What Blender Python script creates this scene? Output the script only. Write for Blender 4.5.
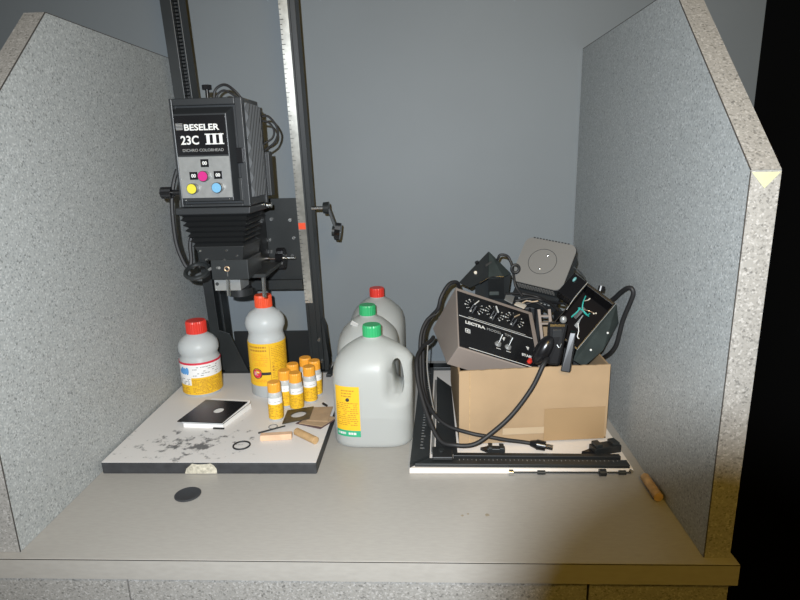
import bpy, bmesh, math, random
from mathutils import Vector, Matrix
random.seed(7)
for o in list(bpy.data.objects): bpy.data.objects.remove(o, do_unlink=True)
S = bpy.context.scene; C = S.collection; PI = math.pi
V = Vector

# ------------------------------------------------------------------ camera, world, light, exposure
CAM_LOC = V((0.1191, -0.7484, 0.5872))
CAM_R = V((0.99876, 0.04326, -0.02454)); CAM_U = V((0.01315, 0.24606, 0.96916)); CAM_F = V((-0.04796, 0.96829, -0.24519))
cd = bpy.data.cameras.new('camera'); cam = bpy.data.objects.new('camera', cd); C.objects.link(cam)
cd.sensor_fit = 'HORIZONTAL'; cd.sensor_width = 36.0; cd.lens = 576.64 / 800 * 36.0; cd.clip_start = 0.005; cd.clip_end = 50
m3 = Matrix((CAM_R, CAM_U, -CAM_F)).transposed()
cam.matrix_world = Matrix.Translation(CAM_LOC) @ m3.to_4x4()
S.camera = cam
w = bpy.data.worlds.new('world'); S.world = w; w.use_nodes = True
w.node_tree.nodes['Background'].inputs[0].default_value = (1.0, 0.80, 0.55, 1)
w.node_tree.nodes['Background'].inputs[1].default_value = 0.012
S.view_settings.view_transform = 'Standard'; S.view_settings.look = 'None'
S.view_settings.gamma = 1.0; S.view_settings.use_curve_mapping = False; S.view_settings.exposure = 0.0
FLASH_POWER = 106.0; ROOM_LAMP = 9.0
# the camera's flash: up and to the left of the lens, a lens length behind its front rim
BARREL = 0.07
FLASH_LOC = CAM_LOC - CAM_R * 0.0352 + CAM_U * 0.0400 - CAM_F * BARREL
ld = bpy.data.lights.new('camera_flash', 'SPOT'); ld.energy = FLASH_POWER; ld.color = (0.93, 1.0, 1.07)
ld.spot_size = math.radians(128); ld.spot_blend = 1.0; ld.shadow_soft_size = 0.006
flash = bpy.data.objects.new('camera_flash', ld); C.objects.link(flash)
flash.matrix_world = Matrix.Translation(FLASH_LOC) @ m3.to_4x4()
# warm ceiling lamp of the room
al = bpy.data.lights.new('room_lamp', 'AREA'); al.shape = 'DISK'; al.size = 0.5; al.energy = ROOM_LAMP; al.color = (1.0, 0.63, 0.11)
room = bpy.data.objects.new('room_lamp', al); C.objects.link(room)
room.location = (0.35, -1.1, 1.15)
room.rotation_euler = (V((0.45, 0.0, -0.1)) - V(room.location)).to_track_quat('-Z', 'Y').to_euler()

# ------------------------------------------------------------------ materials
MATS = {}
def mat(name, col, rough=0.5, metal=0.0, spec=0.5, bump=0.0, bscale=300, var=0.0, vscale=20, alpha=None, trans=0.0, coat=0.0):
    if name in MATS: return MATS[name]
    m = bpy.data.materials.new(name); m.use_nodes = True; nt = m.node_tree; b = nt.nodes['Principled BSDF']
    b.inputs['Base Color'].default_value = (*col, 1); b.inputs['Roughness'].default_value = rough
    b.inputs['Metallic'].default_value = metal; b.inputs['Specular IOR Level'].default_value = spec
    b.inputs['Transmission Weight'].default_value = trans; b.inputs['Coat Weight'].default_value = coat
    tc = nt.nodes.new('ShaderNodeTexCoord')
    if var > 0:
        n = nt.nodes.new('ShaderNodeTexNoise'); n.inputs['Scale'].default_value = vscale; n.inputs['Detail'].default_value = 5
        nt.links.new(tc.outputs['Object'], n.inputs['Vector'])
        r = nt.nodes.new('ShaderNodeValToRGB'); r.color_ramp.elements[0].position = 0.3; r.color_ramp.elements[1].position = 0.7
        r.color_ramp.elements[0].color = (*[c * (1 - var) for c in col], 1); r.color_ramp.elements[1].color = (*[min(1, c * (1 + var)) for c in col], 1)
        nt.links.new(n.outputs['Fac'], r.inputs['Fac']); nt.links.new(r.outputs['Color'], b.inputs['Base Color'])
    if bump > 0:
        n2 = nt.nodes.new('ShaderNodeTexNoise'); n2.inputs['Scale'].default_value = bscale; n2.inputs['Detail'].default_value = 3
        nt.links.new(tc.outputs['Object'], n2.inputs['Vector'])
        bp = nt.nodes.new('ShaderNodeBump'); bp.inputs['Strength'].default_value = bump; bp.inputs['Distance'].default_value = 0.001
        nt.links.new(n2.outputs['Fac'], bp.inputs['Height']); nt.links.new(bp.outputs['Normal'], b.inputs['Normal'])
    MATS[name] = m; return m
def speckle(name, base, dark, light, scale=330, rough=0.5):
    m = mat(name, base, rough, spec=0.35, bump=0.15, bscale=500); nt = m.node_tree; b = nt.nodes['Principled BSDF']
    tc = nt.nodes.new('ShaderNodeTexCoord')
    def layer(sc, stops):
        v = nt.nodes.new('ShaderNodeTexVoronoi'); v.inputs['Scale'].default_value = sc
        nt.links.new(tc.outputs['Object'], v.inputs['Vector'])
        s = nt.nodes.new('ShaderNodeSeparateColor'); nt.links.new(v.outputs['Color'], s.inputs[0])
        r = nt.nodes.new('ShaderNodeValToRGB'); r.color_ramp.interpolation = 'CONSTANT'
        cr = r.color_ramp; cr.elements[0].position = stops[0][0]; cr.elements[0].color = (*stops[0][1], 1)
        cr.elements[1].position = stops[1][0]; cr.elements[1].color = (*stops[1][1], 1)
        for p, c in stops[2:]:
            e = cr.elements.new(p); e.color = (*c, 1)
        nt.links.new(s.outputs[0], r.inputs['Fac']); return r
    mid = tuple((a + c) / 2 for a, c in zip(base, dark)); mid2 = tuple((a * 2 + c) / 3 for a, c in zip(base, light))
    a = layer(scale, [(0, mid), (0.16, base), (0.72, mid2), (0.9, light)])
    d = layer(scale * 0.8, [(0, (0.62, 0.62, 0.62)), (0.05, (1, 1, 1)), ])
    mx = nt.nodes.new('ShaderNodeMix'); mx.data_type = 'RGBA'; mx.blend_type = 'MULTIPLY'; mx.inputs[0].default_value = 1.0
    nt.links.new(a.outputs['Color'], mx.inputs[6]); nt.links.new(d.outputs['Color'], mx.inputs[7])
    nt.links.new(mx.outputs[2], b.inputs['Base Color']); return m
M_face = speckle('partition_laminate', (0.338, 0.353, 0.348), (0.22, 0.235, 0.235), (0.455, 0.47, 0.465), 420)
M_edge = speckle('edge_laminate', (0.28, 0.272, 0.256), (0.17, 0.165, 0.155), (0.385, 0.375, 0.36), 420)
M_wall = mat('blue_grey_paint', (0.172, 0.192, 0.205), 0.55, spec=0.25, var=0.04, vscale=3, bump=0.06, bscale=60)
M_black_wall = mat('black_paint', (0.004, 0.004, 0.004), 0.9, spec=0.05)
M_floor = mat('dark_floor', (0.02, 0.018, 0.015), 0.7, spec=0.2, var=0.2)
M_seam = mat('dark_seam', (0.05, 0.045, 0.04), 0.8)
M_chip = mat('pale_yellow_paper', (0.43, 0.43, 0.28), 0.8, var=0.06, vscale=120)
M_board_white = mat('worn_white_laminate', (0.62, 0.60, 0.58), 0.45, spec=0.4)
M_board_edge = mat('charcoal_edge_band', (0.03, 0.031, 0.034), 0.6, var=0.25, vscale=60)
M_core = mat('chipped_core', (0.45, 0.42, 0.34), 0.9, var=0.35, vscale=150, bump=0.6, bscale=200)
M_blk = mat('black_enamel', (0.012, 0.0135, 0.0145), 0.42, spec=0.5, bump=0.10, bscale=700)
M_gun = mat('dark_grey_enamel', (0.017, 0.0195, 0.0205), 0.42, spec=0.45, bump=0.08, bscale=600, var=0.1, vscale=30)
M_head = mat('charcoal_housing', (0.020, 0.022, 0.024), 0.4, spec=0.45, bump=0.15, bscale=900)
M_gloss = mat('black_plastic', (0.008, 0.008, 0.009), 0.25, spec=0.5)
M_rub = mat('black_rubber', (0.014, 0.014, 0.015), 0.55, spec=0.4)
M_bel = mat('bellows_cloth', (0.008, 0.009, 0.01), 0.5, spec=0.4)
M_chrome = mat('bright_metal', (0.72, 0.72, 0.70), 0.22, 1.0)
M_silver = mat('brushed_silver', (0.27, 0.275, 0.27), 0.38, 0.35, var=0.08, vscale=90)
M_ruler = mat('ruler_strip_metal', (0.46, 0.45, 0.41), 0.21, 0.7, var=0.2, vscale=60)
M_tick = mat('dark_print', (0.02, 0.02, 0.02), 0.6)
M_print = mat('white_print', (0.62, 0.62, 0.60), 0.5)
M_grey_print = mat('grey_print', (0.26, 0.26, 0.255), 0.5)
M_red = mat('red_plastic', (0.62, 0.035, 0.022), 0.4)
M_orange_red = mat('orange_red_plastic', (0.72, 0.075, 0.025), 0.4)
M_green = mat('green_plastic', (0.03, 0.36, 0.13), 0.4)
M_capor = mat('orange_plastic', (0.78, 0.34, 0.03), 0.45)
M_yknob = mat('yellow_cap', (0.58, 0.52, 0.04), 0.4); M_mknob = mat('magenta_cap', (0.46, 0.015, 0.17), 0.4); M_cknob = mat('cyan_cap', (0.14, 0.34, 0.52), 0.4)
M_card = mat('corrugated_cardboard', (0.335, 0.235, 0.14), 0.8, spec=0.15, var=0.10, vscale=9, bump=0.2, bscale=40)
M_card_edge = mat('cardboard_edge', (0.40, 0.27, 0.14), 0.85, var=0.2, vscale=120)
M_tape = mat('packing_tape', (0.42, 0.32, 0.21), 0.35, spec=0.5)
M_taupe = mat('taupe_casing', (0.255, 0.215, 0.19), 0.5, spec=0.4, bump=0.06, bscale=900)
M_fangrey = mat('grey_casing', (0.17, 0.165, 0.155), 0.5, spec=0.4, bump=0.08, bscale=800)
M_hood = mat('green_grey_metal', (0.024, 0.032, 0.031), 0.5, spec=0.4, var=0.2, vscale=40)
M_teal = mat('teal_insulation', (0.03, 0.32, 0.28), 0.4)
M_copper = mat('copper_wire', (0.7, 0.5, 0.35), 0.35, 0.8)
M_cream = mat('cream_plastic', (0.55, 0.5, 0.42), 0.5)
M_wood = mat('pale_wood', (0.60, 0.40, 0.26), 0.6, var=0.12, vscale=60)
M_wood2 = mat('tan_wood', (0.42, 0.27, 0.13), 0.6, var=0.2, vscale=70)
M_paper = mat('white_paper', (0.72, 0.71, 0.69), 0.7)
M_brass = mat('dark_brass_plate', (0.06, 0.05, 0.03), 0.4, 0.4, var=0.35, vscale=80)
M_kraft = mat('kraft_card', (0.36, 0.25, 0.15), 0.8, var=0.1, vscale=60)
M_purple = mat('purple_brown_card', (0.10, 0.06, 0.06), 0.7)
M_white_lam = mat('cream_white_board', (0.74, 0.68, 0.62), 0.5)
M_lab_y = mat('yellow_label', (0.74, 0.44, 0.02), 0.5, spec=0.4)
M_lab_w = mat('white_label', (0.74, 0.74, 0.74), 0.5); M_lab_red = mat('red_ink', (0.60, 0.03, 0.06), 0.5)
M_lab_blue = mat('blue_ink', (0.10, 0.30, 0.62), 0.5); M_lab_green = mat('green_ink', (0.03, 0.33, 0.17), 0.5); M_lab_br = mat('brown_ink', (0.42, 0.20, 0.02), 0.5)
M_lab_or = mat('orange_ink', (0.72, 0.28, 0.02), 0.5)
M_grommet = mat('slate_plastic_disc', (0.03, 0.032, 0.036), 0.6, bump=0.3, bscale=400)
# worktop: warm grey laminate with a fine weave and a few stains
def worktop_mat():
    m = mat('warm_grey_laminate', (0.335, 0.315, 0.28), 0.38, spec=0.4, bump=0.08, bscale=700); nt = m.node_tree; b = nt.nodes['Principled BSDF']
    tc = nt.nodes.new('ShaderNodeTexCoord'); mp = nt.nodes.new('ShaderNodeMapping'); mp.inputs['Scale'].default_value = (60, 300, 200)
    nt.links.new(tc.outputs['Object'], mp.inputs['Vector'])
    n = nt.nodes.new('ShaderNodeTexNoise'); n.inputs['Scale'].default_value = 1.0; n.inputs['Detail'].default_value = 4
    nt.links.new(mp.outputs['Vector'], n.inputs['Vector'])
    r = nt.nodes.new('ShaderNodeValToRGB'); r.color_ramp.elements[0].position = 0.3; r.color_ramp.elements[1].position = 0.7
    r.color_ramp.elements[0].color = (0.318, 0.302, 0.276, 1); r.color_ramp.elements[1].color = (0.348, 0.332, 0.305, 1)
    nt.links.new(n.outputs['Fac'], r.inputs['Fac']); nt.links.new(r.outputs['Color'], b.inputs['Base Color']); return m
M_top = worktop_mat()
# stains of spilled chemistry on the white baseboard (wear with a shape of its own)
def stain_nodes(m, centre, rad):
    nt = m.node_tree; b = nt.nodes['Principled BSDF']
    tc = nt.nodes.new('ShaderNodeTexCoord'); mp = nt.nodes.new('ShaderNodeMapping'); mp.inputs['Location'].default_value = (-centre[0] / rad[0], -centre[1] / rad[1], 0)
    mp.inputs['Scale'].default_value = (1 / rad[0], 1 / rad[1], 0.0)
    nt.links.new(tc.outputs['Object'], mp.inputs['Vector'])
    ln = nt.nodes.new('ShaderNodeVectorMath'); ln.operation = 'LENGTH'; nt.links.new(mp.outputs['Vector'], ln.inputs[0])
    n = nt.nodes.new('ShaderNodeTexNoise'); n.inputs['Scale'].default_value = 42; n.inputs['Detail'].default_value = 4; n.inputs['Roughness'].default_value = 0.62
    nt.links.new(tc.outputs['Object'], n.inputs['Vector'])
    ma = nt.nodes.new('ShaderNodeMath'); ma.operation = 'MULTIPLY_ADD'; ma.inputs[1].default_value = -0.16
    nt.links.new(ln.outputs['Value'], ma.inputs[0]); nt.links.new(n.outputs['Fac'], ma.inputs[2])
    r = nt.nodes.new('ShaderNodeValToRGB'); r.color_ramp.elements[0].position = 0.44; r.color_ramp.elements[1].position = 0.54
    nt.links.new(ma.outputs[0], r.inputs['Fac'])
    mx = nt.nodes.new('ShaderNodeMix'); mx.data_type = 'RGBA'; nt.links.new(r.outputs['Color'], mx.inputs[0])
    mx.inputs[6].default_value = b.inputs['Base Color'].default_value; mx.inputs[7].default_value = (0.13, 0.13, 0.13, 1)
    nt.links.new(mx.outputs[2], b.inputs['Base Color'])
# translucent bottle plastic
def milky(name, col, clear=0.12, trl=0.5):
    m = bpy.data.materials.new(name); m.use_nodes = True; nt = m.node_tree; b = nt.nodes['Principled BSDF']
    b.inputs['Base Color'].default_value = (*col, 1); b.inputs['Roughness'].default_value = 0.38; b.inputs['Specular IOR Level'].default_value = 0.45
    t = nt.nodes.new('ShaderNodeBsdfTranslucent'); t.inputs[0].default_value = (*col, 1)
    tr = nt.nodes.new('ShaderNodeBsdfTransparent'); tr.inputs[0].default_value = (0.95, 0.97, 0.97, 1)
    m1 = nt.nodes.new('ShaderNodeMixShader'); m1.inputs[0].default_value = trl; nt.links.new(b.outputs[0], m1.inputs[1]); nt.links.new(t.outputs[0], m1.inputs[2])
    m2 = nt.nodes.new('ShaderNodeMixShader'); m2.inputs[0].default_value = clear; nt.links.new(m1.outputs[0], m2.inputs[1]); nt.links.new(tr.outputs[0], m2.inputs[2])
    nt.links.new(m2.outputs[0], nt.nodes['Material Output'].inputs[0]); MATS[name] = m; return m
M_milk = milky('milky_polythene', (0.68, 0.70, 0.68), 0.25, 0.35)
M_milk2 = milky('frosted_bottle_plastic', (0.74, 0.78, 0.79), 0.2, 0.35)

# ------------------------------------------------------------------ mesh helpers
OFF = {}
def newbm(): return bmesh.new()
def box(bm, x0, x1, y0, y1, z0, z1, M=None):
    vs = [bm.verts.new((x, y, z)) for x in (x0, x1) for y in (y0, y1) for z in (z0, z1)]
    for f in ((0, 1, 3, 2), (4, 6, 7, 5), (0, 4, 5, 1), (2, 3, 7, 6), (0, 2, 6, 4), (1, 5, 7, 3)): bm.faces.new([vs[i] for i in f])
    if M is not None: bmesh.ops.transform(bm, matrix=M, verts=vs)
    return vs
def hexa(bm, b4, t4):
    vs = [bm.verts.new(p) for p in list(b4) + list(t4)]
    for f in ((3, 2, 1, 0), (4, 5, 6, 7), (0, 1, 5, 4), (1, 2, 6, 5), (2, 3, 7, 6), (3, 0, 4, 7)): bm.faces.new([vs[i] for i in f])
    return vs
def frame_of(d):
    d = V(d).normalized(); a = V((0, 0, 1)) if abs(d.z) < 0.9 else V((1, 0, 0)); u = d.cross(a).normalized(); return u, d.cross(u).normalized(), d
def cyl(bm, p0, p1, r, r2=None, n=20, caps=True):
    p0, p1 = V(p0), V(p1); u, v, d = frame_of(p1 - p0); r2 = r if r2 is None else r2
    a = [bm.verts.new(p0 + (u * math.cos(2 * PI * i / n) + v * math.sin(2 * PI * i / n)) * r) for i in range(n)]
    b = [bm.verts.new(p1 + (u * math.cos(2 * PI * i / n) + v * math.sin(2 * PI * i / n)) * r2) for i in range(n)]
    for i in range(n): bm.faces.new((a[i], a[(i + 1) % n], b[(i + 1) % n], b[i]))
    if caps: bm.faces.new(a[::-1]); bm.faces.new(b)
    return a + b
def knurl(bm, p0, p1, r, n=12, dip=0.86):
    p0, p1 = V(p0), V(p1); u, v, d = frame_of(p1 - p0); m = n * 2
    rr = [r if i % 2 == 0 else r * dip for i in range(m)]
    a = [bm.verts.new(p0 + (u * math.cos(2 * PI * i / m) + v * math.sin(2 * PI * i / m)) * rr[i]) for i in range(m)]
    b = [bm.verts.new(p1 + (u * math.cos(2 * PI * i / m) + v * math.sin(2 * PI * i / m)) * rr[i]) for i in range(m)]
    for i in range(m): bm.faces.new((a[i], a[(i + 1) % m], b[(i + 1) % m], b[i]))
    bm.faces.new(a[::-1]); bm.faces.new(b)
def catmull(P, k=8, closed=False):
    P = [V(p) for p in P]; out = []; n = len(P)
    for i in range(n if closed else n - 1):
        p1, p2 = P[i], P[(i + 1) % n]
        p0 = P[i - 1] if (i > 0 or closed) else p1 * 2 - p2
        p3 = P[(i + 2) % n] if (i + 2 < n or closed) else p2 * 2 - p1
        for j in range(k):
            t = j / k; out.append(0.5 * ((2 * p1) + (p2 - p0) * t + (2 * p0 - 5 * p1 + 4 * p2 - p3) * t * t + (3 * p1 - p0 - 3 * p2 + p3) * t ** 3))
    if not closed: out.append(P[-1])
    return out
def tube(bm, P, r, n=8, k=8, closed=False, smooth=True):
    pts = catmull(P, k, closed) if smooth else [V(p) for p in P]; N = len(pts); rings = []; prev = None
    for i, p in enumerate(pts):
        t = (pts[(i + 1) % N] - pts[i - 1]) if closed else (pts[min(i + 1, N - 1)] - pts[max(i - 1, 0)])
        t.normalize()
        if prev is None: u, v, _ = frame_of(t)
        else:
            u = prev - t * prev.dot(t); u.normalize(); v = t.cross(u)
        prev = u
        rings.append([bm.verts.new(p + (u * math.cos(2 * PI * j / n) + v * math.sin(2 * PI * j / n)) * r) for j in range(n)])
    for i in range(N if closed else N - 1):
        a, b = rings[i], rings[(i + 1) % N]
        for j in range(n): bm.faces.new((a[j], a[(j + 1) % n], b[(j + 1) % n], b[j]))
    if not closed: bm.faces.new(rings[0][::-1]); bm.faces.new(rings[-1])
def lathe(bm, prof, c=(0, 0, 0), n=32, closed_ends=True):
    rings = []
    for r, z in prof: rings.append([bm.verts.new((c[0] + r * math.cos(2 * PI * i / n), c[1] + r * math.sin(2 * PI * i / n), c[2] + z)) for i in range(n)])
    for a, b in zip(rings, rings[1:]):
        for i in range(n): bm.faces.new((a[i], a[(i + 1) % n], b[(i + 1) % n], b[i]))
    if closed_ends: bm.faces.new(rings[0][::-1]); bm.faces.new(rings[-1])
def prism(bm, poly, off):
    off = V(off); a = [bm.verts.new(p) for p in poly]; b = [bm.verts.new(V(p) + off) for p in poly]; n = len(poly)
    bm.faces.new(a[::-1]); bm.faces.new(b)
    for i in range(n): bm.faces.new((a[i], a[(i + 1) % n], b[(i + 1) % n], b[i]))
def xf(bm, M): bmesh.ops.transform(bm, matrix=M, verts=bm.verts[:])
def rootoff(p):
    return OFF.get(p.name, V((0, 0, 0))) if p is not None else V((0, 0, 0))
def obj(name, bm, m, parent=None, smooth=False, bevel=0.0, kind=None, label=None):
    bmesh.ops.recalc_face_normals(bm, faces=bm.faces[:])
    o_ = rootoff(parent)
    if o_.length > 0: bmesh.ops.translate(bm, verts=bm.verts[:], vec=-o_)
    me = bpy.data.meshes.new(name); bm.to_mesh(me); bm.free()
    o = bpy.data.objects.new(name, me); C.objects.link(o); me.materials.append(m)
    if smooth:
        for p in me.polygons: p.use_smooth = True
        me.set_sharp_from_angle(angle=math.radians(38))
    if bevel > 0:
        md = o.modifiers.new('bevel', 'BEVEL'); md.width = bevel; md.segments = 2; md.limit_method = 'ANGLE'; md.angle_limit = math.radians(40)
    if parent is not None: o.parent = parent; OFF[o.name] = o_
    if kind: o['kind'] = kind
    if label: o['label'] = label
    return o
def B(name, dims, m, parent=None, M=None, **k):
    bm = newbm(); box(bm, *dims, M=M); return obj(name, bm, m, parent, **k)
def CY(name, p0, p1, r, m, parent=None, r2=None, n=20, **k):
    bm = newbm(); cyl(bm, p0, p1, r, r2, n); k.setdefault('smooth', True); return obj(name, bm, m, parent, **k)
def KN(name, p0, p1, r, m, parent=None, n=12, **k):
    bm = newbm(); knurl(bm, p0, p1, r, n); return obj(name, bm, m, parent, **k)
def TB(name, P, r, m, parent=None, **k):
    bm = newbm(); tube(bm, P, r, closed=k.pop('closed', False), k=k.pop('k', 8), n=k.pop('n', 8)); return obj(name, bm, m, parent, smooth=True, **k)
def tag(o, label, cat, group=None):
    o['label'] = label; o['category'] = cat
    if group: o['group'] = group
    return o
def thing(name, label, cat, loc, group=None, world=True):
    o = bpy.data.objects.new(name, None); C.objects.link(o); o.location = loc; o.empty_display_size = 0.02
    OFF[o.name] = V(loc) if world else V((0, 0, 0)); return tag(o, label, cat, group)
def struct(o): o['kind'] = 'structure'; return o
def copy_tree(root, loc, rotz=0.0, label=None):
    r = root.copy(); C.objects.link(r); r.location = loc; r.rotation_euler = (0, 0, rotz)
    if label: r['label'] = label
    for ch in list(root.children):
        c = ch.copy(); C.objects.link(c); c.parent = r
        for g in list(ch.children):
            d = g.copy(); C.objects.link(d); d.parent = c
    return r
def text_bm(s, size, extrude=0.0003, align='LEFT', width=1.0, bold=0.0):
    cu = bpy.data.curves.new('lettering', 'FONT'); cu.body = s; cu.size = size; cu.extrude = extrude; cu.align_x = align; cu.offset = bold; cu.resolution_u = 3
    t = bpy.data.objects.new('lettering_tmp', cu); C.objects.link(t); bpy.context.view_layer.update()
    me = bpy.data.meshes.new_from_object(t.evaluated_get(bpy.context.evaluated_depsgraph_get()))
    bm = newbm(); bm.from_mesh(me); bpy.data.objects.remove(t); bpy.data.curves.remove(cu); bpy.data.meshes.remove(me)
    if width != 1.0: bmesh.ops.scale(bm, vec=(width, 1, 1), verts=bm.verts[:])
    return bm
def TX(name, s, size, m, parent, M, **k):
    bm = text_bm(s, size, **k); xf(bm, M); return obj(name, bm, m, parent)
def basis(o, x, y):   # matrix with local x, y, z=x×y at o
    x = V(x).normalized(); y = V(y); y = (y - x * y.dot(x)).normalized(); z = x.cross(y)
    M = Matrix((x, y, z)).transposed().to_4x4(); M.translation = V(o); return M
FRONT = lambda x, y, z: basis((x, y, z), (1, 0, 0), (0, 0, 1))   # text standing upright, facing -y

# ------------------------------------------------------------------ setting
W2 = 0.52; D = 0.842; T = 0.0378; H1 = 0.5568; H2 = 0.8346; YC = 0.2896
struct(B('wall_back', (-2.2, 0.96, D + 0.001, D + 0.08, -0.76, 2.3), M_wall))
struct(B('wall_right', (0.96, 1.04, -2.6, D + 0.08, -0.76, 2.3), M_black_wall))
struct(B('floor', (-2.2, 0.96, -2.6, D, -0.82, -0.76), M_floor))

def partition(sign, label):
    xi = sign * W2; xo = sign * (W2 + T)
    t = thing('partition_panel', label, 'partition', ((xi + xo) / 2, D / 2, 0.0))
    e = 0.0012
    prof = [(e, 0.0005), (D, 0.0005), (D, H2 - e), (YC + e * 0.6, H2 - e), (e, H1 - e * 0.4)]
    bm = newbm(); prism(bm, [(xi, y, z) for y, z in prof], (xo - xi, 0, 0)); obj('panel_body', bm, M_face, t)
    def strip(name, a, b):
        bm = newbm(); a = V((0, *a)); b = V((0, *b)); d = (b - a).normalized(); nrm = V((0, -d.z, d.y)) * e
        x0, x1 = xi + sign * 0.0003, xo - sign * 0.0003
        prism(bm, [V((x0, 0, 0)) + a, V((x0, 0, 0)) + b, V((x0, 0, 0)) + b + nrm, V((x0, 0, 0)) + a + nrm], (x1 - x0, 0, 0))
        st = obj(name, bm, M_edge, t, label='pale speckled laminate edge strip')
        bm = newbm(); x1 = xi + sign * 0.0011; n2 = nrm * 1.25
        prism(bm, [V((xi, 0, 0)) + a, V((xi, 0, 0)) + b, V((xi, 0, 0)) + b + n2, V((xi, 0, 0)) + a + n2], (x1 - xi, 0, 0)); obj('glue_line', bm, M_seam, st)
        return st
    strip('front_edge_strip', (e, 0.0005), (e, H1 - 0.0006)); strip('sloped_edge_strip', (e, H1), (YC, H2 - e * 0.7)); strip('top_edge_strip', (YC + 0.001, H2 - e), (D, H2 - e))
    return t
partition(-1, 'grey speckled partition with sloped top corner beside the photo enlarger')
pr = partition(1, 'grey speckled partition with sloped top corner beside the cardboard box')
bm = newbm(); prism(bm, [(W2 + 0.0015, 0, H1 - 0.002), (W2 + T - 0.001, 0, H1 - 0.002), (W2 + T * 0.5, 0, H1 - 0.022)], (0, -0.0006, 0))
obj('corner_chip', bm, M_chip, pr, label='pale yellow triangle where the laminate corner is bare')

wt = thing('worktop', 'plain warm grey laminate worktop between the two partitions', 'worktop', (0, 0.4, -0.0356))
B('top_slab', (-0.66, 0.5652, -0.0142, D, -0.0356, 0), M_top, wt, bevel=0.0006)
B('front_edge_strip', (-0.66, 0.5652, -0.015, -0.0142, -0.0352, -0.0007), M_top, wt)
B('glue_line', (-0.66, 0.5652, -0.0153, -0.0149, -0.0016, -0.0002), M_seam, wt)
for i, (x, y, r_) in enumerate(((0.2135, 0.1015, 0.0042), (0.172, 0.0995, 0.0028), (0.182, 0.104, 0.002))):
    bm = newbm(); vs = [bm.verts.new((x + r_ * random.uniform(0.7, 1.2) * math.cos(2 * PI * k / 12), y + r_ * random.uniform(0.7, 1.2) * math.sin(2 * PI * k / 12), 0.00015)) for k in range(12)]; bm.faces.new(vs)
    obj('stain', bm, mat('brown_stain', (0.25, 0.21, 0.15), 0.6, var=0.2, vscale=300), wt, label='small brown stain')
cab = thing('base_cabinet', 'speckled laminate cabinet front under the worktop', 'cabinet', (0, 0.3, -0.76))
B('carcass', (-0.655, 0.555, 0.012, D - 0.02, -0.76, -0.0362), M_seam, cab)
for x0, x1 in ((-0.66, -0.3545), (-0.3515, 0.352), (0.355, 0.5578)):
    B('front_panel', (x0, x1, -0.006, 0.0115, -0.75, -0.0366), M_edge, cab, bevel=0.0006)

# ------------------------------------------------------------------ photo enlarger
BT = 0.025
en = thing('photo_enlarger', 'black photo enlarger with colour head on a worn white baseboard', 'enlarger', (-0.305, 0.49, 0))
B('baseboard_edge', (-0.5149, -0.0955, 0.2265, 0.752, 0.0, BT - 0.0008), M_board_edge, en, bevel=0.003, label='charcoal edge of the baseboard')
bt = B('baseboard_top', (-0.514, -0.0964, 0.2275, 0.7515, BT - 0.0008, BT), M_board_white, en, label='white baseboard top with black chemical stains')
stain_nodes(M_board_white, (-0.06, -0.19), (0.135, 0.075))
bm = newbm(); pts = [(-0.352, 0.0012), (-0.348, 0.012), (-0.342, 0.017), (-0.336, 0.0225), (-0.326, 0.0205), (-0.31, 0.0215), (-0.3, 0.023), (-0.294, 0.019), (-0.289, 0.011), (-0.289, 0.0015)]
prism(bm, [(x, 0.2266, z) for x, z in pts], (0, -0.0004, 0)); obj('chipped_patch', bm, M_core, en, label='bare wood chip in the charcoal edge')
def RY(z): return 0.70 - 0.1 * z      # front plane of the inclined rails
ZT = 1.16
def slab(bm, x0, x1, za, zb, d0, d1):
    hexa(bm, [(x0, RY(za) + d0, za), (x1, RY(za) + d0, za), (x1, RY(za) + d1, za), (x0, RY(za) + d1, za)],
             [(x0, RY(zb) + d0, zb), (x1, RY(zb) + d0, zb), (x1, RY(zb) + d1, zb), (x0, RY(zb) + d1, zb)])
def SL(name, x0, x1, za, zb, d0, d1, m, parent=en, **k):
    bm = newbm(); slab(bm, x0, x1, za, zb, d0, d1); return obj(name, bm, m, parent, **k)
# left girder: U channel with toothed rack in its inner half
bm = newbm(); slab(bm, -0.457, -0.432, BT + 0.006, ZT, 0, 0.045); slab(bm, -0.432, -0.420, BT + 0.006, ZT, 0.03, 0.045); slab(bm, -0.420, -0.416, BT + 0.006, ZT, 0.004, 0.045)
lr = obj('girder', bm, M_gun, en, bevel=0.001)
bm = newbm()
for i in range(110):
    z = 0.32 + i * 0.0075; slab(bm, -0.431, -0.421, z, z + 0.004, 0.014, 0.03)
obj('rack_teeth', bm, M_blk, lr, kind='stuff')
bm = newbm(); slab(bm, -0.196, -0.189, BT + 0.006, ZT, 0, 0.045); slab(bm, -0.189, -0.172, BT + 0.006, ZT, 0.0, 0.012); slab(bm, -0.172, -0.160, BT + 0.006, ZT, 0, 0.045)
rr = obj('girder', bm, M_gun, en, bevel=0.001)
bm = newbm(); za, zb = 0.222, ZT - 0.02
hexa(bm, [(-0.1955, RY(za) - 0.0026, za), (-0.1765, RY(za) - 0.0008, za), (-0.1765, RY(za) - 0.0001, za), (-0.1955, RY(za) - 0.0001, za)], [(-0.1955, RY(zb) - 0.0026, zb), (-0.1765, RY(zb) - 0.0008, zb), (-0.1765, RY(zb) - 0.0001, zb), (-0.1955, RY(zb) - 0.0001, zb)])
obj('height_scale', bm, M_ruler, rr, label='silver height scale with tick marks')
bm = newbm()
for i in range(92):
    z = 0.228 + i * 0.01; L = 0.008 if i % 5 == 0 else 0.0045
    slab(bm, -0.1955, -0.1955 + L, z, z + 0.0012, -0.0031, -0.0015)
obj('scale_marks', bm, M_tick, rr, kind='stuff')
SL('scale_pointer', -0.1945, -0.1775, 0.414, 0.430, -0.0045, -0.0026, M_orange_red, rr, label='red height pointer')
SL('top_crossbar', -0.453, -0.160, ZT, ZT + 0.04, 0, 0.045, M_gun)
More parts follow.
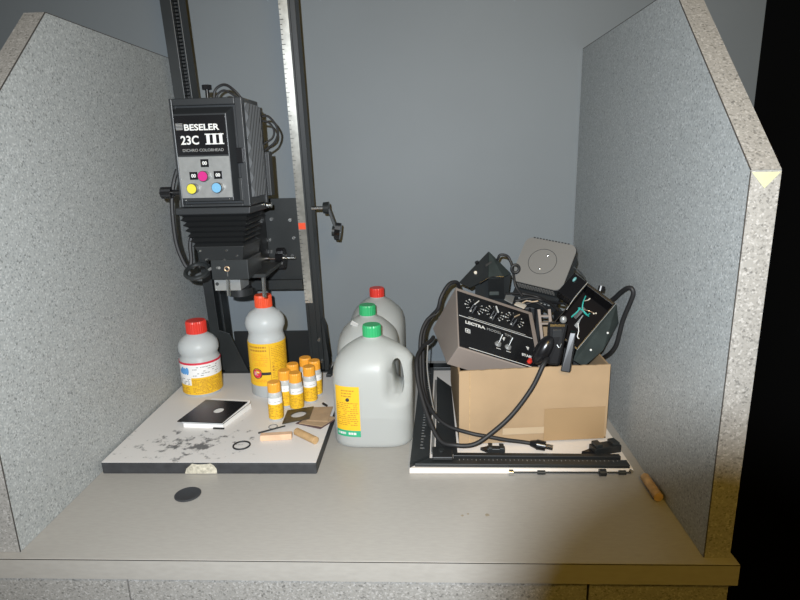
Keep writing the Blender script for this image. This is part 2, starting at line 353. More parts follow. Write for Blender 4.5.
# foot: crossplate, gussets and base angle
SL('base_crossplate', -0.404, -0.196, BT + 0.004, 0.134, 0.028, 0.036, M_blk)
for s, x in ((1, -0.404), (-1, -0.1505)):
    bm = newbm()
    if s == 1: prism(bm, [(-0.43, RY(0.15) - 0.001, 0.15), (-0.404, RY(0.14) - 0.001, 0.14), (-0.365, RY(0.03) - 0.001, 0.0265), (-0.43, RY(0.03) - 0.001, 0.0265)], (0, -0.004, 0))
    else: prism(bm, [(-0.159, RY(0.175), 0.172), (-0.152, RY(0.15), 0.15), (-0.1465, RY(0.06), 0.06), (-0.149, RY(0.03), 0.0265), (-0.159, RY(0.03), 0.0265)], (0, 0.04, 0))
    obj('gusset', bm, M_gun, en, bevel=0.0008)
bm = newbm(); box(bm, -0.455, -0.148, 0.690, 0.744, BT, BT + 0.004); obj('base_angle', bm, M_blk, en)
bm = newbm(); hexa(bm, [(-0.149, 0.655, BT + 0.001), (-0.137, 0.655, BT + 0.001), (-0.118, 0.735, BT + 0.001), (-0.13, 0.735, BT + 0.001)], [(-0.149, 0.655, BT + 0.009), (-0.137, 0.655, BT + 0.009), (-0.118, 0.735, BT + 0.022), (-0.13, 0.735, BT + 0.022)])
obj('foot_bracket', bm, M_gun, en, bevel=0.0008)
for x, z in ((-0.168, 0.118), (-0.166, 0.056), (-0.447, 0.06)): CY('bolt', (x, RY(z) + 0.001, z), (x, RY(z) - 0.004, z), 0.0042, M_chrome, en, n=10)
# carriage
SL('carriage_plate', -0.4035, -0.1965, 0.258, 0.49, 0.004, 0.014, M_gun)
SL('carriage_bar', -0.403, -0.197, 0.262, 0.286, -0.012, 0.004, M_gun)
for x, z in ((-0.262, 0.440), (-0.211, 0.392), (-0.272, 0.388), (-0.272, 0.358), (-0.216, 0.437), (-0.219, 0.346)):
    CY('plate_screw', (x, RY(z) + 0.005, z), (x, RY(z) + 0.001, z), 0.0042, M_chrome, en, n=10)
for x in (-0.372, -0.283):
    bm = newbm(); prism(bm, [(x, 0.50, 0.50), (x, 0.645, 0.486), (x, 0.66, 0.30), (x, 0.60, 0.30), (x, 0.515, 0.37)], (0.009, 0, 0)); obj('carriage_arm', bm, M_blk, en, bevel=0.001)
CY('focus_shaft', (-0.275, 0.62, 0.349), (-0.200, 0.62, 0.350), 0.003, M_chrome, en, n=10)
KN('focus_knob', (-0.244, 0.62, 0.349), (-0.226, 0.62, 0.349), 0.026, M_gloss, en, n=14)
CY('crank_shaft', (-0.160, 0.655, 0.465), (-0.13, 0.655, 0.465), 0.0045, M_chrome, en, n=12)
CY('crank_hub', (-0.131, 0.655, 0.465), (-0.117, 0.655, 0.465), 0.0135, M_gun, en, r2=0.015)
bm = newbm(); prism(bm, [(-0.1215, 0.649, 0.462), (-0.1215, 0.661, 0.462), (-0.1055, 0.661, 0.412), (-0.1055, 0.649, 0.412)], (0.006, 0, 0.003)); obj('crank_arm', bm, M_gun, en, bevel=0.001)
KN('crank_knob', (-0.105, 0.655, 0.408), (-0.092, 0.655, 0.406), 0.0215, M_gloss, en, n=8)
CY('crank_knob_neck', (-0.112, 0.655, 0.409), (-0.104, 0.655, 0.408), 0.013, M_gun, en)
# colour head
HX0, HX1, HY0, HY1, HZ0, HZ1 = -0.374, -0.232, 0.400, 0.512, 0.494, 0.701
bm = newbm(); box(bm, HX0, HX1, 0.412, HY1, HZ0, HZ1); hd = obj('head_housing', bm, M_head, en, bevel=0.002)
bm = newbm()   # raised rim round the front
box(bm, HX0, HX0 + 0.006, HY0, 0.412, HZ0, HZ1); box(bm, HX1 - 0.014, HX1, HY0, 0.412, HZ0, HZ1); box(bm, HX0 + 0.006, HX1 - 0.014, HY0, 0.412, HZ1 - 0.013, HZ1); box(bm, HX0 + 0.006, HX1 - 0.014, HY0, 0.412, HZ0, HZ0 + 0.006)
obj('front_rim', bm, M_head, hd, bevel=0.0015)
# control console with sloped top and bevelled right side
bm = newbm(); hexa(bm, [(-0.366, 0.411, 0.504), (-0.252, 0.411, 0.504), (-0.252, 0.411, 0.685), (-0.366, 0.411, 0.685)], [(-0.365, 0.392, 0.506), (-0.262, 0.392, 0.506), (-0.262, 0.392, 0.672), (-0.365, 0.392, 0.672)])
ctl = obj('control_console', bm, M_head, en, bevel=0.001)
B('name_plate', (-0.3645, -0.264, 0.3908, 0.3919, 0.595, 0.669), M_gloss, ctl, label='black name plate with silver lettering')
B('filter_panel', (-0.3635, -0.2625, 0.3900, 0.3919, 0.513, 0.592), M_silver, ctl, label='silver dial panel')
TX('lettering', 'BESELER', 0.0158, M_print, ctl, FRONT(-0.346, 0.3905, 0.6415), width=1.20, bold=0.0004)
TX('lettering', '23C', 0.0225, M_print, ctl, FRONT(-0.3545, 0.3905, 0.6155), width=0.94, bold=0.0005)
bm = newbm()
for i in range(3):
    x = -0.3035 + i * 0.0125
    box(bm, x, x + 0.0062, 0.3904, 0.3908, 0.6165, 0.6325); box(bm, x - 0.0028, x + 0.009, 0.3904, 0.3908, 0.6325, 0.6345); box(bm, x - 0.0028, x + 0.009, 0.3904, 0.3908, 0.6145, 0.6165)
obj('lettering', bm, M_print, ctl)
TX('lettering', 'DICHRO COLORHEAD', 0.0078, M_grey_print, ctl, FRONT(-0.353, 0.3905, 0.6015), width=1.02)
bm = newbm()
for i in range(5): box(bm, -0.3615, -0.348, 0.3904, 0.3908, 0.6425 + i * 0.0026, 0.6425 + i * 0.0026 + 0.0014)

obj('emblem', bm, M_grey_print, ctl, kind='stuff')
for (x, z, col, nm) in ((-0.3375, 0.5315, M_yknob, 'yellow'), (-0.313, 0.555, M_mknob, 'magenta'), (-0.288, 0.5325, M_cknob, 'cyan')):
    k = CY('filter_dial', (x, 0.390, z), (x, 0.376, z), 0.0098, M_silver, en, n=28)
    bm = newbm(); knurl(bm, (x, 0.377, z), (x, 0.3756, z), 0.0105, 20, 0.96); obj('dial_rim', bm, M_tick, k)
    CY('dial_cap', (x, 0.376, z), (x, 0.3745, z), 0.0092, col, k, n=28, label=nm + ' dial cap')
for x, z, s in ((-0.3115, 0.5795, '00'), (-0.3360, 0.5558, '00'), (-0.2875, 0.5565, '00')):
    wd = B('dial_window', (x - 0.008, x + 0.008, 0.3886, 0.3900, z - 0.0075, z + 0.0075), M_gloss, ctl)
    TX('lettering', s, 0.009, M_print, ctl, FRONT(x, 0.3883, z - 0.003), align='CENTER', bold=0.0003)
for x in (-0.3575, -0.2705): CY('panel_screw', (x, 0.3925, 0.5085), (x, 0.3912, 0.5085), 0.0014, M_chrome, ctl, n=8)
B('latch', (-0.2495, -0.236, 0.394, 0.4, 0.578, 0.607), M_gloss, hd, bevel=0.0012); B('latch', (-0.2505, -0.244, 0.396, 0.4115, 0.505, 0.55), M_blk, hd, bevel=0.001)
# ribbed side panel
bm = newbm(); nu, nv = 110, 220; grid = []
y0, y1, z0, z1 = 0.416, 0.505, 0.51, 0.692
for i in range(nu + 1):
    row = []
    for j in range(nv + 1):
        y = y0 + (y1 - y0) * i / nu; z = z0 + (z1 - z0) * j / nv
        a = 0.0030 * (1 + math.sin(2 * PI * (z * 0.55 - y * 0.83) / 0.016)) + 0.0004
        if i in (0, nu) or j in (0, nv): a = 0.0
        y = min(max(y, y0 + (y1 - y0) / nu), y1 - (y1 - y0) / nu); z = min(max(z, z0 + (z1 - z0) / nv), z1 - (z1 - z0) / nv)
        row.append(bm.verts.new((HX1 + a, y, z)))
    grid.append(row)
for i in range(nu):
    for j in range(nv): bm.faces.new((grid[i][j], grid[i + 1][j], grid[i + 1][j + 1], grid[i][j + 1]))
obj('ribbed_side', bm, mat('satin_grey_ribs', (0.085, 0.09, 0.095), 0.5, spec=0.3), hd, smooth=True, label='dark side panel with slanted ribs')
B('rear_plate', (HX0 + 0.004, HX1 + 0.004, HY1, HY1 + 0.012, HZ0 - 0.004, HZ1 - 0.012), M_blk, hd, bevel=0.001)
B('rear_block', (HX1 - 0.01, HX1 + 0.012, HY1 + 0.012, HY1 + 0.04, 0.505, 0.60), M_blk, hd, bevel=0.002)
CY('vent_knob_shaft', (-0.318, 0.46, HZ1), (-0.318, 0.46, 0.722), 0.004, M_gloss, hd); KN('vent_knob', (-0.318, 0.46, 0.722), (-0.318, 0.46, 0.731), 0.0095, M_gloss, hd, n=10)
TB('head_cable', [(-0.3207, 0.5, 0.699), (-0.317, 0.5, 0.722), (-0.305, 0.5, 0.733), (-0.29, 0.5, 0.734), (-0.272, 0.5, 0.72), (-0.26, 0.508, 0.702), (-0.25, 0.526, 0.69)], 0.0028, M_rub, hd)
TB('head_cable', [(-0.316, 0.49, 0.699), (-0.308, 0.49, 0.715), (-0.293, 0.49, 0.723), (-0.275, 0.495, 0.713), (-0.262, 0.50, 0.699)], 0.0022, M_rub, hd)
TB('head_cable', [(-0.232, 0.525, 0.672), (-0.216, 0.53, 0.672), (-0.203, 0.535, 0.655), (-0.199, 0.535, 0.638), (-0.207, 0.53, 0.618), (-0.224, 0.53, 0.606), (-0.234, 0.53, 0.60)], 0.0024, M_rub, hd)
TB('head_cable', [(-0.232, 0.528, 0.664), (-0.217, 0.532, 0.660), (-0.208, 0.536, 0.645), (-0.212, 0.536, 0.628), (-0.23, 0.53, 0.616)], 0.0022, M_rub, hd)
# flange under the head, bellows, lens stage
bm = newbm(); hexa(bm, [(-0.386, 0.398, 0.479), (-0.234, 0.398, 0.479), (-0.228, 0.515, 0.479), (-0.386, 0.515, 0.479)], [(-0.385, 0.398, 0.493), (-0.232, 0.398, 0.493), (-0.226, 0.515, 0.493), (-0.385, 0.515, 0.493)])
obj('head_flange', bm, M_head, en, bevel=0.002)
CY('flange_knob', (-0.385, 0.45, 0.521), (-0.412, 0.45, 0.521), 0.006, M_gloss, en); KN('tilt_knob', (-0.410, 0.45, 0.521), (-0.432, 0.45, 0.521), 0.0125, M_gloss, en, n=10)
CY('flange_screw', (-0.226, 0.50, 0.487), (-0.216, 0.50, 0.487), 0.006, M_chrome, en, n=12)
bm = newbm(); n = 6; rings = []
for i in range(2 * n + 1):
    t = i / (2 * n); z = 0.479 - t * 0.066; out = 0.0 if i % 2 == 0 else -0.0075
    x0 = -0.378 + t * 0.019 - (out + 0.004); x1 = -0.240 - t * 0.018 + (out + 0.004); ya = 0.404 + t * 0.008 - (out + 0.004); yb = 0.512 + (out + 0.004)
    rings.append([bm.verts.new(p) for p in ((x0, ya, z), (x1, ya, z), (x1, yb, z), (x0, yb, z))])
for a, b in zip(rings, rings[1:]):
    for j in range(4): bm.faces.new((a[j], a[(j + 1) % 4], b[(j + 1) % 4], b[j]))
bm.faces.new(rings[0]); bm.faces.new(rings[-1][::-1]); obj('bellows', bm, M_bel, en)
bm = newbm(); hexa(bm, [(-0.346, 0.412, 0.383), (-0.262, 0.412, 0.383), (-0.256, 0.510, 0.383), (-0.346, 0.510, 0.383)], [(-0.359, 0.408, 0.413), (-0.256, 0.408, 0.413), (-0.249, 0.512, 0.413), (-0.359, 0.512, 0.413)])
obj('lens_stage', bm, M_blk, en, bevel=0.0015)
bm = newbm(); box(bm, -0.330, -0.252, 0.412, 0.512, 0.342, 0.384); ls = obj('lens_box', bm, M_gun, en, bevel=0.0015)
for x, z, y in ((-0.347, 0.404, 0.409), (-0.292, 0.404, 0.408), (-0.30, 0.384, 0.411), (-0.272, 0.392, 0.409), (-0.337, 0.386, 0.411)): CY('stage_screw', (x, y + 0.004, z), (x, y - 0.002, z), 0.0022, M_chrome, en, n=8)
bm = newbm(); tube(bm, [(-0.2955 + 0.0048 * math.cos(a), 0.4085, 0.3655 + 0.0048 * math.sin(a)) for a in [2 * PI * i / 8 for i in range(8)]], 0.0012, n=6, k=3, closed=True)
obj('lever_ring', bm, M_copper, ls, smooth=True); CY('lever_pin', (-0.2955, 0.413, 0.3655), (-0.2955, 0.408, 0.3655), 0.0035, M_gun, ls, n=12); CY('lever_pin', (-0.2952, 0.4085, 0.360), (-0.2946, 0.4085, 0.350), 0.001, M_chrome, ls, n=6)
B('lens_board', (-0.337, -0.281, 0.440, 0.50, 0.312, 0.337), M_silver, en, bevel=0.001, label='silver lens board clamp')
CY('board_hole', (-0.331, 0.4415, 0.327), (-0.331, 0.4392, 0.327), 0.0038, M_tick, en, n=12)
CY('guide_rod', (-0.304, 0.434, 0.342), (-0.3055, 0.434, 0.303), 0.0044, M_chrome, en, n=12); CY('guide_rod', (-0.236, 0.46, 0.342), (-0.2365, 0.46, 0.292), 0.0044, M_chrome, en, n=12)
B('lens_rail', (-0.281, -0.228, 0.45, 0.60, 0.337, 0.345), M_gun, en, bevel=0.001)
bm = newbm(); cyl(bm, (-0.292, 0.47, 0.312), (-0.292, 0.47, 0.296), 0.026); obj('lens', bm, M_blk, en, smooth=True)
# swing-away filter ring and cable loop at the left of the stage
bm = newbm(); R0 = V((-0.370, 0.435, 0.3565)); tube(bm, [R0 + V((0.0235 * math.cos(a), 0.022 * math.sin(a), 0.011 * math.sin(a))) for a in [2 * PI * i / 16 for i in range(16)]], 0.0048, k=3, closed=True)
fr = obj('filter_ring', bm, M_gun, en, smooth=True)
bm = newbm(); tube(bm, [(-0.344, 0.435, 0.359), (-0.33, 0.425, 0.366), (-0.311, 0.408, 0.368)], 0.003); obj('ring_arm', bm, M_silver, fr, smooth=True)
TB('cable_loop', [(-0.398, 0.46, 0.567), (-0.408, 0.458, 0.54), (-0.4145, 0.452, 0.496), (-0.4155, 0.452, 0.42), (-0.406, 0.455, 0.375), (-0.397, 0.458, 0.36), (-0.391, 0.462, 0.375), (-0.3895, 0.465, 0.415), (-0.375, 0.475, 0.452), (-0.355, 0.49, 0.478)], 0.0046, M_rub, en)

# ------------------------------------------------------------------ bottles
def wrap(bm, r, c, z0, a0):   # bm in (s, z) plane -> wrapped round a vertical cylinder, depth = local z
    for v in bm.verts:
        a = a0 + v.co.x / r; rr_ = r + v.co.z; v.co = V((c[0] + rr_ * math.cos(a), c[1] + rr_ * math.sin(a), z0 + v.co.y))
def patch(name, r, c, z0, z1, a0, a1, m, parent, th=0.0005, n=24, **k):
    bm = newbm(); vs = []
    for i in range(n + 1):
        a = a0 + (a1 - a0) * i / n; ca, sa = math.cos(a), math.sin(a)
        vs.append([bm.verts.new((c[0] + q * ca, c[1] + q * sa, z)) for q, z in ((r - th, z0), (r + th, z0), (r + th, z1), (r - th, z1))])
    for a, b in zip(vs, vs[1:]):
        for j in range(4): bm.faces.new((a[j], b[j], b[(j + 1) % 4], a[(j + 1) % 4]))
    bm.faces.new(vs[0][::-1]); bm.faces.new(vs[-1]); return obj(name, bm, m, parent, smooth=True, **k)
def printlines(bm, s0, s1, z0, z1, rows, h, seed, fill=0.85):
    rn = random.Random(seed)
    for i in range(rows):
        z = z1 - (z1 - z0) * (i + 0.5) / rows; s = s0
        while s < s1:
            L = rn.uniform(0.002, 0.007)
            if rn.random() < fill and s + L < s1:
                nq = 2
                for q in range(nq): box(bm, s + L * q / nq, s + L * (q + 1) / nq, z - h / 2, z + h / 2, -0.0001, 0.00015)
            s += L + 0.0012
def wrapobj(name, bm, r, c, z0, a0, m, parent, **k):
    wrap(bm, r, c, z0, a0); return obj(name, bm, m, parent, **k)
def disc2(bm, s, z, r, n=20, sx=1.0):
    vs = [bm.verts.new((s + r * sx * math.cos(2 * PI * i / n), z + r * math.sin(2 * PI * i / n), 0.0002)) for i in range(n)]; bm.faces.new(vs)
def cap(name, c, z0, z1, r, m, parent, ridges=30):
    bm = newbm(); n = ridges * 2
    rings = []
    for q, z in ((1.0, z0), (1.0, z0 + (z1 - z0) * 0.85), (0.93, z1)):
        rings.append([bm.verts.new((c[0] + r * q * (1.0 if i % 2 else 0.965) * math.cos(2 * PI * i / n), c[1] + r * q * (1.0 if i % 2 else 0.965) * math.sin(2 * PI * i / n), z)) for i in range(n)])
    for a, b in zip(rings, rings[1:]):
        for i in range(n): bm.faces.new((a[i], a[(i + 1) % n], b[(i + 1) % n], b[i]))
    bm.faces.new(rings[0][::-1]); bm.faces.new(rings[-1]); return obj(name, bm, m, parent)
FA = -PI / 2 + 0.28     # direction from the bottles towards the room
# left bottle (red cap, red/white/yellow label)
def round_bottle(name, label, c, prof, zt, r, capm, capz, capr):
    t = thing(name, label, 'bottle', (c[0], c[1], BT)); bm = newbm(); lathe(bm, prof, (c[0], c[1], BT), 40)
    obj('body', bm, M_milk2, t, smooth=True); cap('cap', c, capz[0], capz[1], capr, capm, t); return t
cL = (-0.4475, 0.580); r = 0.0475
bl = round_bottle('chemical_bottle', 'translucent bottle with red cap and red, white and yellow label', cL,
    [(0.045, 0), (r, 0.004), (r, 0.089), (0.0455, 0.092), (0.0435, 0.097), (0.0445, 0.102), (0.0475, 0.109), (0.0478, 0.119), (0.045, 0.130), (0.036, 0.141), (0.024, 0.149), (0.020, 0.152), (0.020, 0.160)], 0, r, M_red, (BT + 0.152, BT + 0.182), 0.0245)
rl = r + 0.0003
patch('label_band', rl, cL, BT + 0.006, BT + 0.078, FA - 1.75, FA + 1.75, M_lab_y, bl, label='yellow lower label')
patch('label_band', rl + 0.0004, cL, BT + 0.050, BT + 0.0865, FA - 1.75, FA + 1.75, M_lab_w, bl, label='white upper label')
patch('label_band', rl + 0.0004, cL, BT + 0.031, BT + 0.051, FA - 1.75, FA - 0.42, M_lab_w, bl, label='white label corner')
patch('label_band', rl + 0.0008, cL, BT + 0.0825, BT + 0.0875, FA - 1.75, FA + 1.75, M_lab_red, bl, label='red stripe')
bm = newbm(); printlines(bm, -0.015, 0.05, 0.053, 0.079, 5, 0.0018, 3, 0.5); printlines(bm, -0.058, -0.022, 0.032, 0.048, 5, 0.0016, 9, 0.6); wrapobj('fine_print', bm, rl + 0.001, cL, BT, FA, M_grey_print, bl, kind='stuff')
bm = newbm(); printlines(bm, -0.018, 0.06, 0.008, 0.046, 11, 0.0015, 4); printlines(bm, -0.06, -0.022, 0.008, 0.026, 5, 0.0015, 5); wrapobj('fine_print', bm, rl + 0.0006, cL, BT, FA, M_lab_br, bl, kind='stuff')
bm = newbm()
for s, z, rr_, sx in ((-0.043, 0.067, 0.0095, 0.6), (-0.036, 0.066, 0.0085, 0.5), (-0.029, 0.067, 0.0095, 0.5), (-0.050, 0.065, 0.006, 0.9)): disc2(bm, s, z, rr_, 16, sx)
wrapobj('picture_mark', bm, rl + 0.0011, cL, BT, FA, M_lab_blue, bl, label='blue picture on the label')
# right bottle (orange-red cap, tall yellow label)
cR = (-0.2735, 0.571); r = 0.0445
br = round_bottle('chemical_bottle', 'tall translucent bottle with orange-red cap and yellow label below the enlarger lens', cR,
    [(0.042, 0), (r, 0.004), (r, 0.138), (0.0425, 0.146), (0.0405, 0.154), (0.0425, 0.162), (0.0465, 0.172), (0.0468, 0.181), (0.044, 0.193), (0.035, 0.205), (0.022, 0.213), (0.018, 0.216), (0.018, 0.222)], 0, r, M_orange_red, (BT + 0.217, BT + 0.246), 0.0205)
FB = -PI / 2 + 0.2; rl = r + 0.0003
patch('label_band', rl, cR, BT + 0.030, BT + 0.136, FB - 1.8, FB + 1.8, M_lab_y, br, label='yellow label')
bm = newbm(); printlines(bm, -0.040, 0.004, 0.040, 0.048, 2, 0.0018, 22, 0.8); printlines(bm, -0.042, 0.004, 0.080, 0.112, 7, 0.0018, 12, 0.9); wrapobj('fine_print', bm, rl + 0.0005, cR, BT, FB, M_lab_or, br, kind='stuff')
bm = newbm(); printlines(bm, -0.045, 0.002, 0.115, 0.132, 2, 0.0042, 13, 0.95); printlines(bm, 0.012, 0.06, 0.036, 0.130, 22, 0.0013, 14, 0.75)
box(bm, 0.0078, 0.0088, 0.034, 0.132, -0.0001, 0.0002); box(bm, 0.013, 0.017, 0.068, 0.073, -0.0001, 0.0002); box(bm, 0.013, 0.017, 0.076, 0.081, -0.0001, 0.0002)
wrapobj('fine_print', bm, rl + 0.0006, cR, BT, FB, M_lab_br, br, kind='stuff')
bm = newbm(); disc2(bm, -0.026, 0.062, 0.0135, 24)
for q in range(4): box(bm, -0.014 + q * 0.0055, -0.0085 + q * 0.0055, 0.0585, 0.0655, 0, 0.0002)
wrapobj('emblem', bm, rl + 0.0006, cR, BT, FB, M_tick, br)
bm = newbm(); disc2(bm, -0.026, 0.062, 0.0112, 24); wrapobj('emblem', bm, rl + 0.0009, cR, BT, FB, M_lab_red, br, label='red round emblem')
bm = newbm(); printlines(bm, -0.034, -0.018, 0.057, 0.067, 3, 0.0013, 15, 0.9); wrapobj('emblem_print', bm, rl + 0.0013, cR, BT, FB, M_print, br, kind='stuff')

# seven small bottles
def small_bottle():
    t = thing('small_bottle', 'x', 'bottle', (0, 0, BT), 'small orange-capped bottles on the baseboard', world=False); c = (0, 0)
    bm = newbm(); lathe(bm, [(0.0135, 0), (0.0155, 0.003), (0.0155, 0.058), (0.0148, 0.063), (0.0125, 0.067), (0.0115, 0.069)], (0, 0, 0), 28); obj('body', bm, M_milk2, t, smooth=True)
    cap('cap', c, 0.066, 0.0875, 0.0142, M_capor, t, 24)
    patch('label_band', 0.0158, c, 0.005, 0.040, -PI / 2 - 1.6, -PI / 2 + 1.9, M_lab_y, t, label='yellow label')
    patch('label_band', 0.0160, c, 0.040, 0.054, -PI / 2 - 1.0, -PI / 2 + 1.3, M_lab_w, t, label='white label')
    bm = newbm(); printlines(bm, -0.020, 0.026, 0.007, 0.037, 8, 0.0013, 31, 0.7); wrapobj('fine_print', bm, 0.0164, c, 0, -PI / 2, M_lab_br, t, kind='stuff')
    bm = newbm(); printlines(bm, -0.012, 0.018, 0.044, 0.051, 2, 0.001, 35, 0.5); wrapobj('fine_print', bm, 0.0165, c, 0, -PI / 2, M_grey_print, t, kind='stuff')
    return t
sb = small_bottle()
spots = [(-0.2195, 0.415, 0.15, 'small orange-capped bottle standing apart, before the tall yellow-labelled bottle'),
         (-0.185, 0.469, 0.45, 'small orange-capped bottle right behind the oval-holed plate'),
         (-0.2135, 0.4850, 0.7, 'small orange-capped bottle touching the tall yellow-labelled bottle side of the cluster'),
         (-0.161, 0.509, 0.2, 'small orange-capped bottle nearest the kraft cards at the cluster edge'),
         (-0.2035, 0.527, 0.9, 'small orange-capped bottle in the cluster, nearest the tall yellow-labelled bottle'),
         (-0.156, 0.548, 1.0, 'small orange-capped bottle at the cluster side towards the jugs'),
         (-0.182, 0.570, 0.6, 'rearmost small orange-capped bottle, towards the enlarger foot')]
for i, (x, y, rz, lb) in enumerate(spots):
    if i == 0: sb.location = (x, y, BT); sb.rotation_euler = (0, 0, rz); sb['label'] = lb
    else: copy_tree(sb, (x, y, BT), rz, lb)

# ------------------------------------------------------------------ jugs
def jug_mesh():
    bm = newbm(); n = 64; rings = []
    R = 0.0835
    prof = [(0.94, 0.0), (0.985, 0.003), (1.0, 0.010), (1.0, 0.135), (0.995, 0.15), (0.975, 0.163), (0.92, 0.176), (0.82, 0.188), (0.68, 0.199), (0.52, 0.208), (0.36, 0.2155), (0.25, 0.219), (0.215, 0.222), (0.215, 0.232)]
    # denser in height
    dense = []
    for (a, za), (b, zb) in zip(prof, prof[1:]):
        k = max(1, int((zb - za) / 0.008))
        for q in range(k): dense.append((a + (b - a) * q / k, za + (zb - za) * q / k))
    dense.append(prof[-1])
    for s, z in dense:
        ring = []
        e = 2.0 + 1.6 * max(0, min(1, (0.2 - z) / 0.06)); e = e if s > 0.5 else 2.0
        for i in range(n):
            a = 2 * PI * i / n; ca, sa = math.cos(a), math.sin(a)
            rad = 1.0 / ((abs(ca) ** e + abs(sa) ** e) ** (1 / e))
            x, y = R * s * rad * ca, R * s * rad * sa
            ex = max(0.0, min(1.0, (x - 0.022) / 0.03)); hz = max(0.0, min(1.0, (z - 0.095) / 0.025)) * max(0.0, min(1.0, (0.205 - z) / 0.02))
            f = ex * ex * (3 - 2 * ex) * hz
            y *= 1 - 0.5 * f
            if z > 0.15 and x > 0: x *= 1 + 0.10 * max(0, min(1, (z - 0.15) / 0.025)) * max(0, min(1, (0.212 - z) / 0.02)) * (1 if s < 0.97 else 0.4)
            if z < 0.2: y *= 0.86
            elif z < 0.222: y *= 0.86 + 0.14 * (z - 0.2) / 0.022
            ring.append(bm.verts.new((x, y, z)))
        rings.append(ring)
    for a, b in zip(rings, rings[1:]):
        for i in range(n): bm.faces.new((a[i], a[(i + 1) % n], b[(i + 1) % n], b[i]))
    bm.faces.new(rings[0][::-1]); bm.faces.new(rings[-1])
    bmesh.ops.recalc_face_normals(bm, faces=bm.faces[:])
    me = bpy.data.meshes.new('jug'); bm.to_mesh(me); bm.free(); o = bpy.data.objects.new('jug_tmp', me); C.objects.link(o)
    bc = newbm(); pts = []
    for i in range(28):
        a = 2 * PI * i / 28; ca, sa = math.cos(a), math.sin(a); q = 1.0 / ((abs(ca) ** 2.6 + abs(sa) ** 2.6) ** (1 / 2.6))
        z = 0.146 + 0.036 * sa * q; x = 0.0545 + 0.0112 * ca * q - (z - 0.146) * 0.10; pts.append((x, -0.2, z))
    prism(bc, pts, (0, 0.4, 0)); bmesh.ops.recalc_face_normals(bc, faces=bc.faces[:])
    mc = bpy.data.meshes.new('cut'); bc.to_mesh(mc); bc.free(); oc = bpy.data.objects.new('cut_tmp', mc); C.objects.link(oc)
    md = o.modifiers.new('b', 'BOOLEAN'); md.object = oc; md.operation = 'DIFFERENCE'; md.solver = 'EXACT'
    bpy.context.view_layer.update()
    res = bpy.data.meshes.new_from_object(o.evaluated_get(bpy.context.evaluated_depsgraph_get()))
    bpy.data.objects.remove(o); bpy.data.objects.remove(oc)
    for p in res.polygons: p.use_smooth = True
    res.set_sharp_from_angle(angle=math.radians(50)); res.materials.clear(); res.materials.append(M_milk); res.name = 'jug_body'; return res
JM = jug_mesh()
def jug(label, loc, capm, rotz=0.0):
    t = thing('plastic_jug', label, 'jug', loc, 'translucent plastic jugs', world=False); t.rotation_euler = (0, 0, rotz)
    o = bpy.data.objects.new('body', JM); C.objects.link(o); o.parent = t
    cap('cap', (0, 0), 0.2225, 0.246, 0.0195, capm, t, 24); return t
j1 = jug('milky plastic jug with green cap, handle hole and yellow and green label', (0.0018, 0.397, 0.0), M_green)
j2 = jug('milky plastic jug with green cap behind the yellow-labelled jug', (-0.0232, 0.560, 0.0), M_green, 1.5708)
j3 = jug('milky plastic jug with red cap against the back wall', (-0.0155, 0.7375, 0.0), M_red, 1.5708)
# label on the front jug: follows the rounded left front of the body
def jug_point(a, off, R=0.0835, e=3.6):
    ca, sa = math.cos(a), math.sin(a); rad = 1.0 / ((abs(ca) ** e + abs(sa) ** e) ** (1 / e)); return V((R * rad * ca, R * 0.86 * rad * sa, 0)) * (1 + off)
def jug_patch(name, a0, a1, z0, z1, off, m, parent, **k):
    bm = newbm(); n = 16; vs = []
    for i in range(n + 1):
        a = a0 + (a1 - a0) * i / n; p = jug_point(a, off); q = jug_point(a, off - 0.006)
        vs.append([bm.verts.new(x) for x in (q + V((0, 0, z0)), p + V((0, 0, z0)), p + V((0, 0, z1)), q + V((0, 0, z1)))])
    for a, b in zip(vs, vs[1:]):
        for j in range(4): bm.faces.new((a[j], b[j], b[(j + 1) % 4], a[(j + 1) % 4]))
    bm.faces.new(vs[0][::-1]); bm.faces.new(vs[-1]); return obj(name, bm, m, parent, smooth=True, **k)
A0, A1 = PI + 0.72, PI + 1.30
jug_patch('label_band', A0, A1, 0.040, 0.136, 0.006, M_lab_y, j1, label='yellow label')
jug_patch('label_band', A0, A1, 0.026, 0.040, 0.006, M_lab_green, j1, label='green strip of the label')
def jug_print(rows, seed, z0, z1, h, m, u0=0.06, u1=0.94, fill=0.85):
    rn = random.Random(seed); bm = newbm()
    for i in range(rows):
        z = z1 - (z1 - z0) * (i + 0.5) / rows; u = u0
        while u < u1:
            L = rn.uniform(0.03, 0.12)
            if rn.random() < fill and u + L < u1:
                a, b = A0 + (A1 - A0) * u, A0 + (A1 - A0) * (u + L)
                pa, pb = jug_point(a, 0.008), jug_point(b, 0.008)
                vs = [bm.verts.new(p) for p in (pa + V((0, 0, z - h / 2)), pb + V((0, 0, z - h / 2)), pb + V((0, 0, z + h / 2)), pa + V((0, 0, z + h / 2)))]; bm.faces.new(vs)
            u += L + 0.02
    return obj('fine_print', bm, m, j1, kind='stuff')
jug_print(12, 41, 0.05, 0.102, 0.0018, M_lab_br); jug_print(3, 42, 0.112, 0.130, 0.0026, M_lab_br, 0.3, 0.8); jug_print(1, 43, 0.029, 0.037, 0.005, M_print, 0.08, 0.85)
bm = newbm(); p = jug_point(A0 + (A1 - A0) * 0.55, 0.012); bmesh.ops.create_icosphere(bm, subdivisions=2, radius=0.0042, matrix=Matrix.Translation(p + V((0, 0, 0.1075))) @ Matrix.Diagonal((1, 0.25, 1, 1))); obj('emblem', bm, M_tick, j1)
